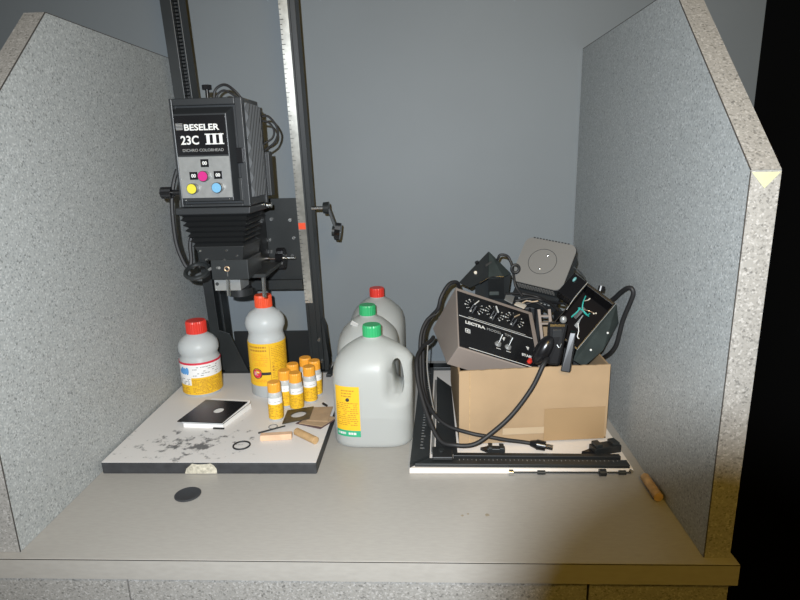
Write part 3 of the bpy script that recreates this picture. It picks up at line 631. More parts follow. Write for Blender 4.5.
# little paper tag on the second jug
bm = newbm(); Mx = Matrix.Rotation(-1.5708, 4, 'Z') @ Matrix.Translation((-0.027, -0.042, 0.211)) @ Matrix.Rotation(0.5, 4, 'Y') @ Matrix.Rotation(-0.75, 4, 'X'); box(bm, -0.0085, 0.0085, -0.009, 0.011, -0.0004, 0.0004, Mx); obj('paper_tag', bm, M_paper, j2, label='white paper tag')

# ------------------------------------------------------------------ small things on the baseboard
ps = thing('paper_stack', 'flat box of white paper lying on the stained baseboard', 'paper box', (-0.355, 0.41, BT))
def quad_slab(name, q, z0, z1, m, parent, **k):
    bm = newbm(); hexa(bm, [(x, y, z0) for x, y in q], [(x, y, z1) for x, y in q]); return obj(name, bm, m, parent, **k)
quad_slab('lower_box', [(-0.412, 0.372), (-0.323, 0.366), (-0.292, 0.470), (-0.388, 0.484)], BT, BT + 0.0105, M_paper, ps, bevel=0.0006)
quad_slab('black_sleeve', [(-0.410, 0.372), (-0.322, 0.365), (-0.297, 0.470), (-0.390, 0.482)], BT + 0.0107, BT + 0.0127, M_gloss, ps)
quad_slab('upper_box', [(-0.413, 0.369), (-0.322, 0.362), (-0.294, 0.472), (-0.388, 0.484)], BT + 0.0130, BT + 0.0190, M_paper, ps, bevel=0.0006)
quad_slab('torn_corner', [(-0.345, 0.3645), (-0.3215, 0.3625), (-0.320, 0.3655), (-0.344, 0.3675)], BT, BT + 0.003, M_gloss, ps)
# black card with a round hole
bm = newbm(); q = [V((-0.419, 0.3605, 0)), V((-0.319, 0.352, 0)), V((-0.2965, 0.4585, 0)), V((-0.398, 0.471, 0))]; cc = V((-0.3475, 0.4135, 0)); n = 32
def ringpt(i):
    t = i / n * 4; k = int(t) % 4; f = t - int(t); return q[k].lerp(q[(k + 1) % 4], f)
inner0 = []; outer0 = []; 
for zz in (BT + 0.0193, BT + 0.0211):
    outer = [bm.verts.new(ringpt(i) + V((0, 0, zz))) for i in range(n)]
    inner = []
    for i in range(n):
        d = ringpt(i) - cc; a = math.atan2(d.y, d.x); inner.append(bm.verts.new(cc + V((0.011 * math.cos(a), 0.0135 * math.sin(a), zz))))
    inner0.append(inner); outer0.append(outer)
for i in range(n):
    j = (i + 1) % n
    bm.faces.new((outer0[1][i], outer0[1][j], inner0[1][j], inner0[1][i])); bm.faces.new((outer0[0][j], outer0[0][i], inner0[0][i], inner0[0][j]))
    bm.faces.new((outer0[0][i], outer0[0][j], outer0[1][j], outer0[1][i])); bm.faces.new((inner0[0][j], inner0[0][i], inner0[1][i], inner0[1][j]))
tag(obj('black_card', bm, M_gloss), 'glossy black card with round hole on the white paper box', 'card')
bm = newbm(); tube(bm, [(-0.2591 + 0.0165 * math.cos(a), 0.2904 + 0.0165 * math.sin(a), BT + 0.0017) for a in [2 * PI * i / 12 for i in range(12)]], 0.0017, k=3, closed=True)
tag(obj('rubber_ring', bm, M_rub, smooth=True), 'thin black rubber ring on the white baseboard', 'ring')
bm = newbm(); hexa(bm, [(-0.2265, 0.309, BT), (-0.163, 0.3165, BT), (-0.1645, 0.3305, BT), (-0.228, 0.323, BT)], [(-0.2265, 0.309, BT + 0.0125), (-0.163, 0.3165, BT + 0.0125), (-0.1645, 0.3305, BT + 0.0125), (-0.228, 0.323, BT + 0.0125)])
tag(obj('wooden_block', bm, M_wood, bevel=0.001), 'square pale pinkish wooden stick on the baseboard', 'wood block')
CYd = newbm(); cyl(CYd, (-0.1575, 0.3375, BT + 0.0080), (-0.1095, 0.2975, BT + 0.0080), 0.008, n=18)
tag(obj('wooden_dowel', CYd, M_wood2, smooth=True, bevel=0.0008), 'short round tan wooden dowel on the baseboard', 'dowel')
bm = newbm(); cyl(bm, (-0.2395, 0.342, BT + 0.0022), (-0.1905, 0.3745, BT + 0.0022), 0.002, 0.0016, 8)
tag(obj('thin_rod', bm, M_gun, smooth=True), 'thin dark metal rod lying by the oval-holed plate', 'rod')
bm = newbm(); tube(bm, [(-0.2165 + 0.009 * math.cos(a), 0.3735 + 0.010 * math.sin(a), BT + 0.0011) for a in [2 * PI * i / 10 for i in range(10)]], 0.0009, n=6, k=3, closed=True)
tag(obj('wire_ring', bm, M_fangrey, smooth=True), 'small thin grey wire ring beside a small bottle', 'ring')
# stack of kraft cards and plate with an oval hole
zc = BT + 0.0003
kc = [('kraft_card', [(-0.171, 0.388), (-0.112, 0.362), (-0.083, 0.412), (-0.145, 0.430)], M_purple, 'dark purple-brown card at the bottom of the card pile', 0.0012),
      ('kraft_card', [(-0.163, 0.386), (-0.110, 0.370), (-0.086, 0.414), (-0.140, 0.436)], M_kraft, 'tan kraft card fanned out over the dark card', 0.0015),
      ('kraft_card', [(-0.148, 0.395), (-0.101, 0.392), (-0.101, 0.466), (-0.152, 0.462)], M_kraft, 'upright-lying tan kraft card on top of the card pile', 0.0015)]
for nm, qq, m, lb, th in kc:
    tag(quad_slab(nm, qq, zc, zc + th, m, None), lb, 'card', 'cards in the pile'); zc += th + 0.0002
bm = newbm(); q2 = [V((-0.197, 0.376, 0)), V((-0.143, 0.402, 0)), V((-0.145, 0.462, 0)), V((-0.201, 0.442, 0))]; cc = V((-0.171, 0.421, 0)); n = 32; oo = []; ii = []
for zz in (zc, zc + 0.0022):
    o_ = []; i_ = []
    for i in range(n):
        t = i / n * 4; k = int(t) % 4; p = q2[k].lerp(q2[(k + 1) % 4], t - int(t)); d = p - cc; a = math.atan2(d.y, d.x)
        o_.append(bm.verts.new(p + V((0, 0, zz)))); e = V((0.018 * math.cos(a), 0.014 * math.sin(a), 0)); e.rotate(Matrix.Rotation(0.75, 3, 'Z')); i_.append((a, cc + e + V((0, 0, zz))))
    i_ = [bm.verts.new(p) for a, p in i_]; oo.append(o_); ii.append(i_)
# rotate the inner ring start so that it faces the outer ring
sh = min(range(n), key=lambda s: sum((ii[1][(i + s) % n].co - oo[1][i].co).length for i in range(n)))
for l in (0, 1): ii[l] = [ii[l][(i + sh) % n] for i in range(n)]
for i in range(n):
    j = (i + 1) % n
    bm.faces.new((oo[1][i], oo[1][j], ii[1][j], ii[1][i])); bm.faces.new((oo[0][j], oo[0][i], ii[0][i], ii[0][j])); bm.faces.new((oo[0][i], oo[0][j], oo[1][j], oo[1][i])); bm.faces.new((ii[0][j], ii[0][i], ii[1][i], ii[1][j]))
tag(obj('negative_mask', bm, M_brass), 'dark bronze plate with oval hole lying on the card pile', 'plate')
bm = newbm(); cyl(bm, (-0.128, 0.487, BT + 0.003), (-0.117, 0.474, BT + 0.003), 0.0028, n=10); tag(obj('small_plug', bm, M_rub, smooth=True), 'tiny black rubber pin behind the kraft cards', 'pin')

bm = newbm(); lathe(bm, [(0.0225, 0.0002), (0.0232, 0.001), (0.0232, 0.0022), (0.0215, 0.0032), (0.0205, 0.0027)], (-0.318, 0.1566, 0), 40); tag(obj('cable_grommet', bm, M_grommet, smooth=True), 'dark slate round plastic disc lying on the worktop', 'disc')
bm = newbm(); cyl(bm, (0.5085, 0.205, 0.0084), (0.5085, 0.141, 0.0084), 0.0082, n=18); tag(obj('wooden_peg', bm, M_wood2, smooth=True, bevel=0.0006), 'round wooden peg on the worktop along the right partition foot', 'peg')

# ------------------------------------------------------------------ printing easel
ea = thing('printing_easel', 'white printing easel with black blades under the cardboard box', 'easel', (0.29, 0.5, 0))
EZ = 0.011
quad_slab('base_board', [(0.0804, 0.2285), (0.4962, 0.2285), (0.4962, 0.775), (0.0977, 0.775)], 0.0005, EZ, M_white_lam, ea, bevel=0.0012)
def bar(name, q, z0, z1, m, **k): return quad_slab(name, q, z0, z1, m, ea, **k)
bar('side_rail', [(0.081, 0.230), (0.119, 0.266), (0.1345, 0.772), (0.0985, 0.772)], EZ, EZ + 0.009, M_gun, bevel=0.001)
bar('grey_strip', [(0.1215, 0.282), (0.1275, 0.282), (0.1405, 0.655), (0.135, 0.655)], EZ, EZ + 0.006, M_fangrey)
bar('side_blade', [(0.1305, 0.275), (0.174, 0.284), (0.176, 0.62), (0.1410, 0.69)], EZ, EZ + 0.0012, M_blk)
bar('front_blade', [(0.165, 0.262), (0.482, 0.257), (0.482, 0.268), (0.165, 0.274)], EZ, EZ + 0.009, M_blk, bevel=0.001)
bar('front_rail', [(0.090, 0.2345), (0.490, 0.2295), (0.490, 0.249), (0.118, 0.2565)], EZ, EZ + 0.007, M_gun, bevel=0.001)
bar('rear_rail', [(0.12, 0.735), (0.47, 0.735), (0.47, 0.77), (0.12, 0.77)], EZ, EZ + 0.009, M_gun, bevel=0.001)
bm = newbm()
for i in range(34):
    y = 0.29 + i * 0.0125; x = 0.0985 + (y - 0.25) * 0.042; L = 0.0085 if i % 4 == 0 else 0.005
    box(bm, x, x + L, y, y + 0.0012, EZ + 0.009, EZ + 0.0094)
for i in range(38):
    x = 0.175 + i * 0.008; L = 0.005 if i % 4 == 0 else 0.003; y = 0.2525 - (x - 0.118) * 0.0185
    box(bm, x, x + 0.001, y - L, y, EZ + 0.007, EZ + 0.0074)
obj('scale_marks', bm, M_grey_print, ea, kind='stuff')
B('corner_block', (0.124, 0.163, 0.243, 0.285, EZ + 0.009, EZ + 0.016), M_blk, ea, bevel=0.0015); CY('corner_screw', (0.141, 0.268, EZ + 0.016), (0.141, 0.268, EZ + 0.0185), 0.006, M_gun, ea)
CY('adjusting_rod', (0.272, 0.2225, 0.007), (0.49, 0.2225, 0.007), 0.0018, M_gun, ea, n=10)
for x, r_, m, l in ((0.270, 0.0055, M_chrome, 0.004), (0.326, 0.004, M_gun, 0.007), (0.438, 0.0068, M_blk, 0.006), (0.474, 0.0042, M_gun, 0.006)): CY('rod_nut', (x - l, 0.2225, 0.007), (x + l, 0.2225, 0.007), r_, m, ea, n=14)
CY('rod_screw', (0.491, 0.2285, 0.0065), (0.491, 0.2255, 0.0065), 0.0045, M_chrome, ea, n=12)
# clips lying on the easel
def clip(label, M, big):
    t = thing('blade_clip', label, 'clip', M.translation)
    bm = newbm(); s = 1.3 if big else 0.8
    box(bm, -0.022 * s, 0.022 * s, -0.009 * s, 0.009 * s, 0, 0.012 * s, M); obj('clip_body', bm, M_blk, t, bevel=0.0015)
    bm = newbm(); box(bm, -0.019 * s, -0.009 * s, -0.0105, 0.0105, 0.012 * s, 0.017 * s, M); box(bm, 0.008 * s, 0.019 * s, -0.0105, 0.0105, 0.012 * s, 0.0165 * s, M); obj('clip_jaw', bm, M_gun, t, bevel=0.001)
    bm = newbm(); prism(bm, [M @ V(p) for p in ((-0.022 * s, -0.008, 0.001), (-0.022 * s, 0.008, 0.001), (-0.038 * s, 0.002, 0.001))], (0, 0, 0.006)); obj('clip_tongue', bm, M_gloss, t)
    return t
clip('black metal clip at the right end of the easel beside the partition', Matrix.Translation((0.4625, 0.292, EZ + 0.0005)) @ Matrix.Rotation(0.28, 4, 'Z') @ Matrix.Rotation(0.0, 4, 'X'), True)
clip('black metal clip on the easel between cord and box front', Matrix.Translation((0.250, 0.292, EZ + 0.0005)) @ Matrix.Rotation(-0.06, 4, 'Z'), False)

# ------------------------------------------------------------------ cardboard box
BZ = 0.0125; BH = 0.170; th = 0.004
F0 = V((0.1790, 0.319, 0)); ang = math.radians(5.0); ux = V((math.cos(ang), math.sin(ang), 0)); uy = V((-0.01, 1.0, 0)); BW, BD = 0.302, 0.335
def bp(u, v, z): return F0 + ux * u + uy * v + V((0, 0, z))
cb = thing('cardboard_box', 'open brown cardboard box full of black electrical gear', 'box', bp(BW / 2, BD / 2, BZ))
def bslab(name, u0, u1, v0, v1, z0, z1, m=None, ztop=None, **k):
    bm = newbm(); zt = ztop or (z1, z1)
    hexa(bm, [bp(u0, v0, z0), bp(u1, v0, z0), bp(u1, v1, z0), bp(u0, v1, z0)], [bp(u0, v0, zt[0]), bp(u1, v0, zt[1]), bp(u1, v1, zt[1]), bp(u0, v1, zt[0])])
    return obj(name, bm, m or M_card, cb, **k)
bslab('bottom', 0, BW, 0, BD, BZ, BZ + th)
# front wall with slight buckling and a ragged top edge
bm = newbm(); NU, NV = 40, 14; G = []
rn = random.Random(5)
edge = [BH + 0.0022 * (i / NU) + rn.uniform(-0.0007, 0.0007) for i in range(NU + 1)]
for s in (0, 1):
    g = []
    for i in range(NU + 1):
        row = []
        for j in range(NV + 1):
            u = BW * i / NU; z = BZ + (edge[i] - BZ) * j / NV; f = (math.sin(PI * i / NU) * math.sin(PI * j / NV) ** 1) if 0 < i < NU else 0
            v = -0.004 * f * math.sin(5 * u * 8 + 1) * 0.5 - 0.003 * f + (0.0035 * (j / NV) if 0 < i < NU else 0) * math.sin(PI * i / NU) + s * th
            row.append(bm.verts.new(bp(u, v, z)))
        g.append(row)
    G.append(g)
for s in (0, 1):
    for i in range(NU):
        for j in range(NV):
            q = (G[s][i][j], G[s][i + 1][j], G[s][i + 1][j + 1], G[s][i][j + 1]); bm.faces.new(q if s == 0 else q[::-1])
for i in range(NU):
    bm.faces.new((G[0][i][NV], G[0][i + 1][NV], G[1][i + 1][NV], G[1][i][NV])); bm.faces.new((G[1][i][0], G[1][i + 1][0], G[0][i + 1][0], G[0][i][0]))
for j in range(NV):
    bm.faces.new((G[0][0][j + 1], G[1][0][j + 1], G[1][0][j], G[0][0][j])); bm.faces.new((G[0][NU][j], G[1][NU][j], G[1][NU][j + 1], G[0][NU][j + 1]))
obj('front_wall', bm, M_card, cb, smooth=True)
bm = newbm(); hexa(bm, [bp(0, th, BZ + th), bp(th, th, BZ + th), bp(th, BD - th, BZ + th), bp(0, BD - th, BZ + th)], [bp(0, th, 0.1590), bp(th, th, 0.1590), bp(th, BD - th, 0.1680), bp(0, BD - th, 0.1680)]); obj('side_wall', bm, M_card, cb); bslab('side_wall', BW - th, BW, th, BD - th, BZ + th, BH); bslab('rear_wall', 0, BW, BD - th, BD, BZ + th, BH - 0.004)
bslab('flap_crease', 0.0205, 0.0220, -0.0012, 0.0005, BZ + 0.004, BH - 0.002, M_card_edge)
bslab('tape_patch', 0.088, 0.172, -0.0052, -0.0046, BZ + 0.020, BZ + 0.034, M_tape, label='pale torn strip of tape'); bslab('tape_patch', 0.172, 0.296, -0.0040, -0.0030, BZ + 0.002, BZ + 0.072, mat('tan_tape', (0.30, 0.20, 0.105), 0.6, spec=0.3), label='tan glued-down flap')

# ------------------------------------------------------------------ gear in the box
# timer console (sloped panel)
MR = Matrix(((0.9209, 0.02, 0.3893), (0.153, 0.9, -0.4081), (-0.3586, 0.4354, 0.8257)))
PC = V((0.1791, 0.3383, 0.2148)); CM = MR.to_4x4(); CM.translation = PC
cw, ch, d1, d2 = 0.190, 0.187, 0.058, 0.135
tc = thing('timer_console', 'taupe timer console with black panel and dials tilted in the cardboard box', 'timer', PC)
bm = newbm(); hexa(bm, [(0, 0.004, -d1), (cw, 0.004, -d1), (cw, ch, -d2), (0, ch, -d2)], [(-0.001, -0.001, 0), (cw, -0.001, 0), (cw, ch, 0), (-0.001, ch, 0)]); xf(bm, CM); obj('casing', bm, M_taupe, tc, bevel=0.0012)
bm = newbm(); box(bm, 0.0015, cw - 0.012, 0.002, ch - 0.012, 0.0001, 0.0016, CM); fp = obj('face_panel', bm, M_gloss, tc, label='black control panel with white print')
def ctx(s, x, y, size, m=M_print, **k):
    bm = text_bm(s, size, **k); xf(bm, CM @ Matrix.Translation((x, y, 0.0018))); return obj('lettering', bm, m, fp)
ctx('LECTRA', 0.0165, 0.0755, 0.0115, width=1.1, bold=0.0005); ctx('MODEL', 0.066, 0.0755, 0.0105, M_grey_print, width=1.0); ctx('TM-', 0.108, 0.0755, 0.0105, M_grey_print); ctx('START', 0.143, 0.031, 0.0095, bold=0.0003)
bm = newbm()
box(bm, 0.003, cw - 0.014, 0.0935, 0.0950, 0.0016, 0.0019, CM); box(bm, 0.025, cw - 0.03, 0.0985, 0.0993, 0.0016, 0.0019, CM); box(bm, 0.022, cw - 0.020, 0.0045, 0.0060, 0.0016, 0.0019, CM)
for x in (0.0, 0.0095): box(bm, 0.0155 + x, 0.0175 + x, 0.0475, 0.0595, 0.0016, 0.0019, CM)
for y in (0.0, 0.0105): box(bm, 0.0155, 0.027, 0.0475 + y, 0.0493 + y, 0.0016, 0.0019, CM)
cyl(bm, CM @ V((0.0213, 0.0535, 0.0016)), CM @ V((0.0213, 0.0535, 0.0019)), 0.0026, n=10)
for x in (0.089, 0.112): box(bm, x - 0.005, x + 0.005, 0.0285, 0.0300, 0.0016, 0.0019, CM)
for q in ((0.104, 0.065, 0.0075), (0.160, 0.0585, 0.0065)):
    prism(bm, [CM @ V((q[0] - q[2] * 0.6, q[1] + q[2] * 0.6, 0.0016)), CM @ V((q[0], q[1] - q[2], 0.0016)), CM @ V((q[0] + q[2] * 0.6, q[1] + q[2] * 0.6, 0.0016))], CM.to_3x3() @ V((0, 0, 0.0003)))
obj('panel_marks', bm, M_print, fp, kind='stuff')
for i, (x, y) in enumerate(((0.041, 0.1385), (0.0895, 0.1385), (0.138, 0.1385))):
    bm = newbm()
    for q in range(11):
        a = -0.9 * PI / 1.0 + q * (1.8 * PI / 10) + PI / 2 - PI / 2
        a = PI / 2 + (q - 5) * 0.53; big = 0.0022
        cx_, cy_ = x + 0.0215 * math.cos(a), y + 0.0215 * math.sin(a)
        cyl(bm, CM @ V((cx_, cy_, 0.0016)), CM @ V((cx_, cy_, 0.0019)), 0.0021 if q % 2 == 0 else 0.0014, n=8)
        box(bm, 0, 0.004, -0.0004, 0.0004, 0.0016, 0.0019, CM @ Matrix.Translation((x, y, 0)) @ Matrix.Rotation(a, 4, 'Z') @ Matrix.Translation((0.0145, 0, 0)))
    obj('dial_marks', bm, M_print, fp, kind='stuff')
    bm = newbm(); knurl(bm, CM @ V((x, y, 0.0016)), CM @ V((x, y, 0.013)), 0.0105, 14, 0.92); kn = obj('dial_knob', bm, M_gloss, tc)
    bm = newbm(); box(bm, -0.001, 0.001, -0.0095, 0.0095, 0.013, 0.0155, CM @ Matrix.Translation((x, y, 0)) @ Matrix.Rotation((-0.6, 0.2, -0.8)[i], 4, 'Z')); obj('pointer', bm, (M_print, M_print, M_tape)[i], kn)
for x in (0.089, 0.112):
    bm = newbm(); cyl(bm, CM @ V((x, 0.042, 0.0016)), CM @ V((x, 0.042, 0.006)), 0.0075, 0.0055, 12); ts = obj('toggle_switch', bm, M_silver, tc, smooth=True)
    bm = newbm(); cyl(bm, CM @ V((x, 0.042, 0.005)), CM @ V((x + 0.002, 0.053, 0.021)), 0.0022, 0.0034, 10); obj('toggle_lever', bm, M_chrome, ts, smooth=True)
bm = newbm(); cyl(bm, CM @ V((0.158, 0.018, 0.0016)), CM @ V((0.158, 0.018, 0.009)), 0.0052, n=16); obj('start_button', bm, M_red, tc, smooth=True, label='red push button')

# vented grey unit behind
VR = Matrix(((0.8494, 0.4056, -0.3376), (-0.5126, 0.4819, -0.7107), (-0.1256, 0.7767, 0.6172))); VP = V((0.3088, 0.5647, 0.3001)); VM = VR.to_4x4(); VM.translation = VP
vw, vh, vd = 0.122, 0.118, 0.047
vu = thing('vented_power_unit', 'grey rounded square unit with slotted sides behind the timer console', 'power unit', VP)
def rrect(x0, x1, y0, y1, r_, k=6):
    P = []
    for cx_, cy_, a0 in ((x1 - r_, y1 - r_, 0), (x0 + r_, y1 - r_, PI / 2), (x0 + r_, y0 + r_, PI), (x1 - r_, y0 + r_, 1.5 * PI)):
        for i in range(k + 1): a = a0 + PI / 2 * i / k; P.append((cx_ + r_ * math.cos(a), cy_ + r_ * math.sin(a)))
    return P
bm = newbm(); rr0 = rrect(0, vw, 0, vh, 0.018); prism(bm, [VM @ V((x, y, -0.004)) for x, y in rr0], VR @ V((0, 0, 0.004))); obj('top_plate', bm, M_fangrey, vu, smooth=True)
bm = newbm(); rr1 = rrect(-0.001, vw + 0.001, -0.001, vh + 0.001, 0.018); prism(bm, [VM @ V((x, y, -0.0065)) for x, y in rr1], VR @ V((0, 0, 0.0022))); obj('rim_gasket', bm, M_gloss, vu, smooth=True)
bm = newbm(); rr2 = rrect(0.002, vw - 0.002, 0.002, vh - 0.002, 0.017); prism(bm, [VM @ V((x, y, -vd)) for x, y in rr2], VR @ V((0, 0, vd - 0.0065))); obj('unit_body', bm, M_gun, vu, smooth=True)
for i in range(14):
    x = 0.016 + i * 0.0064
    bm = newbm(); box(bm, x, x + 0.0034, -0.0012, 0.0028, -0.030, -0.008, VM); obj('vent_bar', bm, M_fangrey, vu)
for i in range(12):
    x = 0.016 + i * 0.0074
    bm = newbm(); box(bm, x, x + 0.0042, vh - 0.0012, vh + 0.0014, -0.0045, 0.0006, VM); obj('rim_notch', bm, M_tick, vu)
bm = newbm(); tube(bm, [VM @ V((0.057 + 0.032 * math.cos(a), 0.062 + 0.032 * math.sin(a), 0.0)) for a in [2 * PI * i / 20 for i in range(20)]], 0.0006, n=6, k=3, closed=True); obj('round_groove', bm, M_head, vu, smooth=True)
for x, y in ((0.064, 0.080), (0.058, 0.043)):
    bm = newbm(); bmesh.ops.create_uvsphere(bm, u_segments=12, v_segments=8, radius=0.0028, matrix=VM @ Matrix.Translation((x, y, 0.0)) @ Matrix.Diagonal((1, 1, 0.55, 1))); obj('plate_screw', bm, M_chrome, vu, smooth=True)
bm = newbm(); hexa(bm, [VM @ V(p) for p in ((0.0, -0.03, -0.062), (0.11, -0.03, -0.062), (0.112, 0.07, -0.062), (0.002, 0.07, -0.062))], [VM @ V(p) for p in ((0.0, -0.018, -vd), (0.11, -0.018, -vd), (0.112, 0.07, -vd), (0.002, 0.07, -vd))]); obj('lower_tray', bm, M_blk, vu, bevel=0.0015)
bm = newbm()
for i in range(9): box(bm, 0.018 + i * 0.009, 0.023 + i * 0.009, -0.0215, -0.019, -0.0500, -0.0475, VM)
obj('pin_row', bm, M_silver, vu, kind='stuff')

# green grey sheet-metal hood on the left
PH = V((0.25, 0.57, 0.22))
hd2 = thing('metal_hood', 'dark green-grey sheet metal hood leaning behind the timer console', 'metal cover', PH)
h = dict(pk=(0.2632, 0.60, 0.3592), rt=(0.3121, 0.575, 0.3109), l0=(0.1923, 0.565, 0.2935), lm=(0.2311, 0.59, 0.3282), fr=(0.2913, 0.548, 0.3086), fl=(0.2578, 0.552, 0.3048), lb=(0.2165, 0.548, 0.2851))
def plate(name, pts, th_, m, parent, **k):
    pts = [V(p) for p in pts]; nrm = (pts[1] - pts[0]).cross(pts[2] - pts[0]).normalized() * th_
    bm = newbm(); prism(bm, pts, nrm); return obj(name, bm, m, parent, **k)
plate('hood_top', [h['pk'], h['rt'], h['fr'], h['fl']], -0.002, M_hood, hd2); plate('hood_side', [h['pk'], h['fl'], h['lb'], h['l0'], h['lm']], -0.002, M_gun, hd2)
plate('hood_back', [h['pk'], h['lm'], (0.235, 0.62, 0.2), (0.306, 0.612, 0.2), h['rt']], 0.002, M_gun, hd2)
plate('hood_front', [h['fl'], h['fr'], (0.298, 0.575, 0.255), (0.262, 0.575, 0.255)], -0.002, M_blk, hd2)
bm = newbm(); tube(bm, [(0.238, 0.546, 0.2965), (0.258, 0.550, 0.3070), (0.276, 0.547, 0.3110), (0.2925, 0.546, 0.3105)], 0.0018, n=6); obj('hood_lip', bm, M_gloss, hd2, smooth=True)
CY('hood_screw', (0.2310, 0.569, 0.3150), (0.2300, 0.562, 0.3185), 0.0036, M_cream, hd2, n=12); CY('hood_post', (0.2375, 0.590, 0.332), (0.2345, 0.588, 0.339), 0.005, M_gloss, hd2, n=10)
plate('hood_slot', [(0.2526, 0.572, 0.3280), (0.2672, 0.580, 0.3360), (0.2672, 0.582, 0.3400), (0.2526, 0.574, 0.3330)], 0.004, M_tick, hd2)
bm = newbm(); box(bm, 0.262, 0.286, 0.565, 0.585, 0.262, 0.296); obj('terminal_block', bm, M_hood, hd2, bevel=0.002); B('terminal_strip', (0.268, 0.279, 0.562, 0.565, 0.283, 0.285), M_teal, hd2)

# open black housing on the right with teal wiring
O1, O2, O3 = V((0.4463, 0.420, 0.3230)), V((0.4967, 0.390, 0.2857)), V((0.4149, 0.355, 0.2002)); O4 = O1 + O3 - O2
ax = (O2 - O1); ay = (O3 - O2); nz = ax.cross(ay).normalized(); nz = nz if nz.y > 0 else -nz
oh = thing('open_lamp_housing', 'open black housing with teal wires inside, leaning on the box', 'housing', (0.44, 0.40, 0.2))
dp = nz * 0.055
def wall(name, a, b, inset, m):
    bm = newbm(); a = V(a); b = V(b); c_ = (O1 + O3) / 2
    ia = a + (c_ - a).normalized() * inset; ib = b + (c_ - b).normalized() * inset
    hexa(bm, [a, b, ib, ia], [a + dp, b + dp, ib + dp, ia + dp]); return obj(name, bm, m, oh, bevel=0.0008)
wall('housing_wall', O1, O2, 0.007, M_gloss); wall('housing_wall', O2, O3, 0.006, M_gloss); wall('housing_wall', O3, O4, 0.005, M_gloss); wall('housing_wall', O4, O1, 0.004, M_gloss)
bm = newbm(); hexa(bm, [O1 + dp, O2 + dp, O3 + dp, O4 + dp], [O1 + dp * 1.05, O2 + dp * 1.05, O3 + dp * 1.05, O4 + dp * 1.05]); obj('housing_floor', bm, mat('matt_black', (0.006, 0.005, 0.005), 0.9, spec=0.1), oh)
# black side cap with a teal lens
ed = (O4 - O1); out = ax.normalized() * -1
c0, c1 = O1 + out * 0.001, O1 + ed * 0.40 + out * 0.001
bm = newbm(); hexa(bm, [c0, c1, c1 + out * 0.030 + V((0, 0.02, -0.004)), c0 + out * 0.026 + V((0, 0.02, 0.0))], [c0 + dp * 0.9, c1 + dp * 0.9, c1 + out * 0.030 + dp + V((0, 0.02, 0)), c0 + out * 0.026 + dp + V((0, 0.02, 0))]); sc = obj('side_cap', bm, M_gloss, oh, bevel=0.001)
pL = c0 + out * 0.019 + ed * 0.09 + V((0.0, 0.0130, 0.0)); nn = (c1 - c0).cross(out).normalized(); nn = nn if nn.y < 0 else -nn
bm = newbm(); bmesh.ops.create_uvsphere(bm, u_segments=14, v_segments=8, radius=0.0062, matrix=Matrix.Translation(pL) @ basis((0, 0, 0), ed, out) @ Matrix.Diagonal((1.0, 0.5, 0.6, 1))); obj('teal_lens', bm, mat('teal_glass', (0.12, 0.30, 0.30), 0.25), oh, smooth=True)
plate('top_fin', [O1 + out * 0.030 + V((0, 0.02, 0.010)), O1 + V((0.004, 0.03, 0.001)), O1 + V((-0.004, 0.045, 0.012))], 0.002, M_gun, oh)
# flared lower plate with two rivets
plate('flared_plate', [O2 + V((0.001, -0.001, -0.002)), O2 + V((0.012, 0.012, -0.044)), O2.lerp(O3, 0.55) + V((0.020, 0.002, -0.046)), O3 + V((0.016, 0.002, -0.036)), O3 + V((-0.004, -0.002, -0.022)), O3 + V((0.001, -0.001, -0.002))], 0.003, M_hood, oh)
def plpt(t, k): return O2.lerp(O3, t) + V((0.009 * k, -0.004, -0.036 * k))
for t, k in ((0.32, 0.8), (0.74, 0.65)):
    bm = newbm(); p = plpt(t, k) + V((0.001, -0.002, 0)); bmesh.ops.create_uvsphere(bm, u_segments=10, v_segments=6, radius=0.0024, matrix=Matrix.Translation(p)); obj('rivet', bm, M_print, oh, smooth=True)
KN('vent_stud', (0.472, 0.412, 0.3065), (0.4745, 0.414, 0.3165), 0.007, M_gloss, oh, n=8)
# bright rim line, inner plate and wires
TB('rim_wire', [O1 + nz * -0.001, O1.lerp(O4, 0.33) - nz * 0.001, O1.lerp(O4, 0.52) - nz * 0.001 + V((-0.002, 0, -0.008))], 0.0008, M_silver, oh, n=6, k=4)
TB('rim_wire', [O2 - nz * 0.001, O2.lerp(O3, 0.5) - nz * 0.001, O3 - nz * 0.001], 0.0005, M_grey_print, oh, n=6, k=2)
ce = (O1 + O3) / 2
plate('inner_plate', [ce + V((-0.018, 0.012, -0.002)), ce + V((0.004, 0.016, 0.016)), ce + V((0.010, 0.014, 0.010)), ce + V((-0.010, 0.010, -0.010))], 0.002, M_gun, oh)
plate('inner_plate', [ce + V((-0.010, 0.020, -0.026)), ce + V((0.006, 0.020, -0.004)), ce + V((0.000, 0.018, -0.012)), ce + V((-0.006, 0.016, -0.03))], 0.002, M_silver, oh)
def wire(name, pts, r_, m): return TB(name, [ce + V(p) for p in pts], r_, m, oh, n=6)
wire('teal_wire', [(0.010, 0.02, 0.036), (0.001, 0.004, 0.026), (0.000, 0.000, 0.014), (0.006, 0.000, 0.004), (0.014, 0.004, -0.002)], 0.0013, M_teal)
wire('teal_wire', [(-0.006, 0.010, 0.014), (0.002, 0.000, 0.010), (0.010, 0.000, 0.002), (0.016, 0.006, 0.003)], 0.0013, M_teal)
wire('teal_wire', [(-0.020, 0.006, -0.004), (-0.010, 0.002, 0.008), (-0.004, 0.004, 0.016)], 0.0015, M_teal)
wire('copper_wire', [(0.004, 0.012, 0.010), (0.014, 0.004, 0.009), (0.024, 0.006, 0.004)], 0.0009, M_copper); wire('copper_wire', [(0.008, 0.02, 0.026), (0.012, 0.010, 0.030), (0.016, 0.008, 0.034)], 0.0011, M_cream)
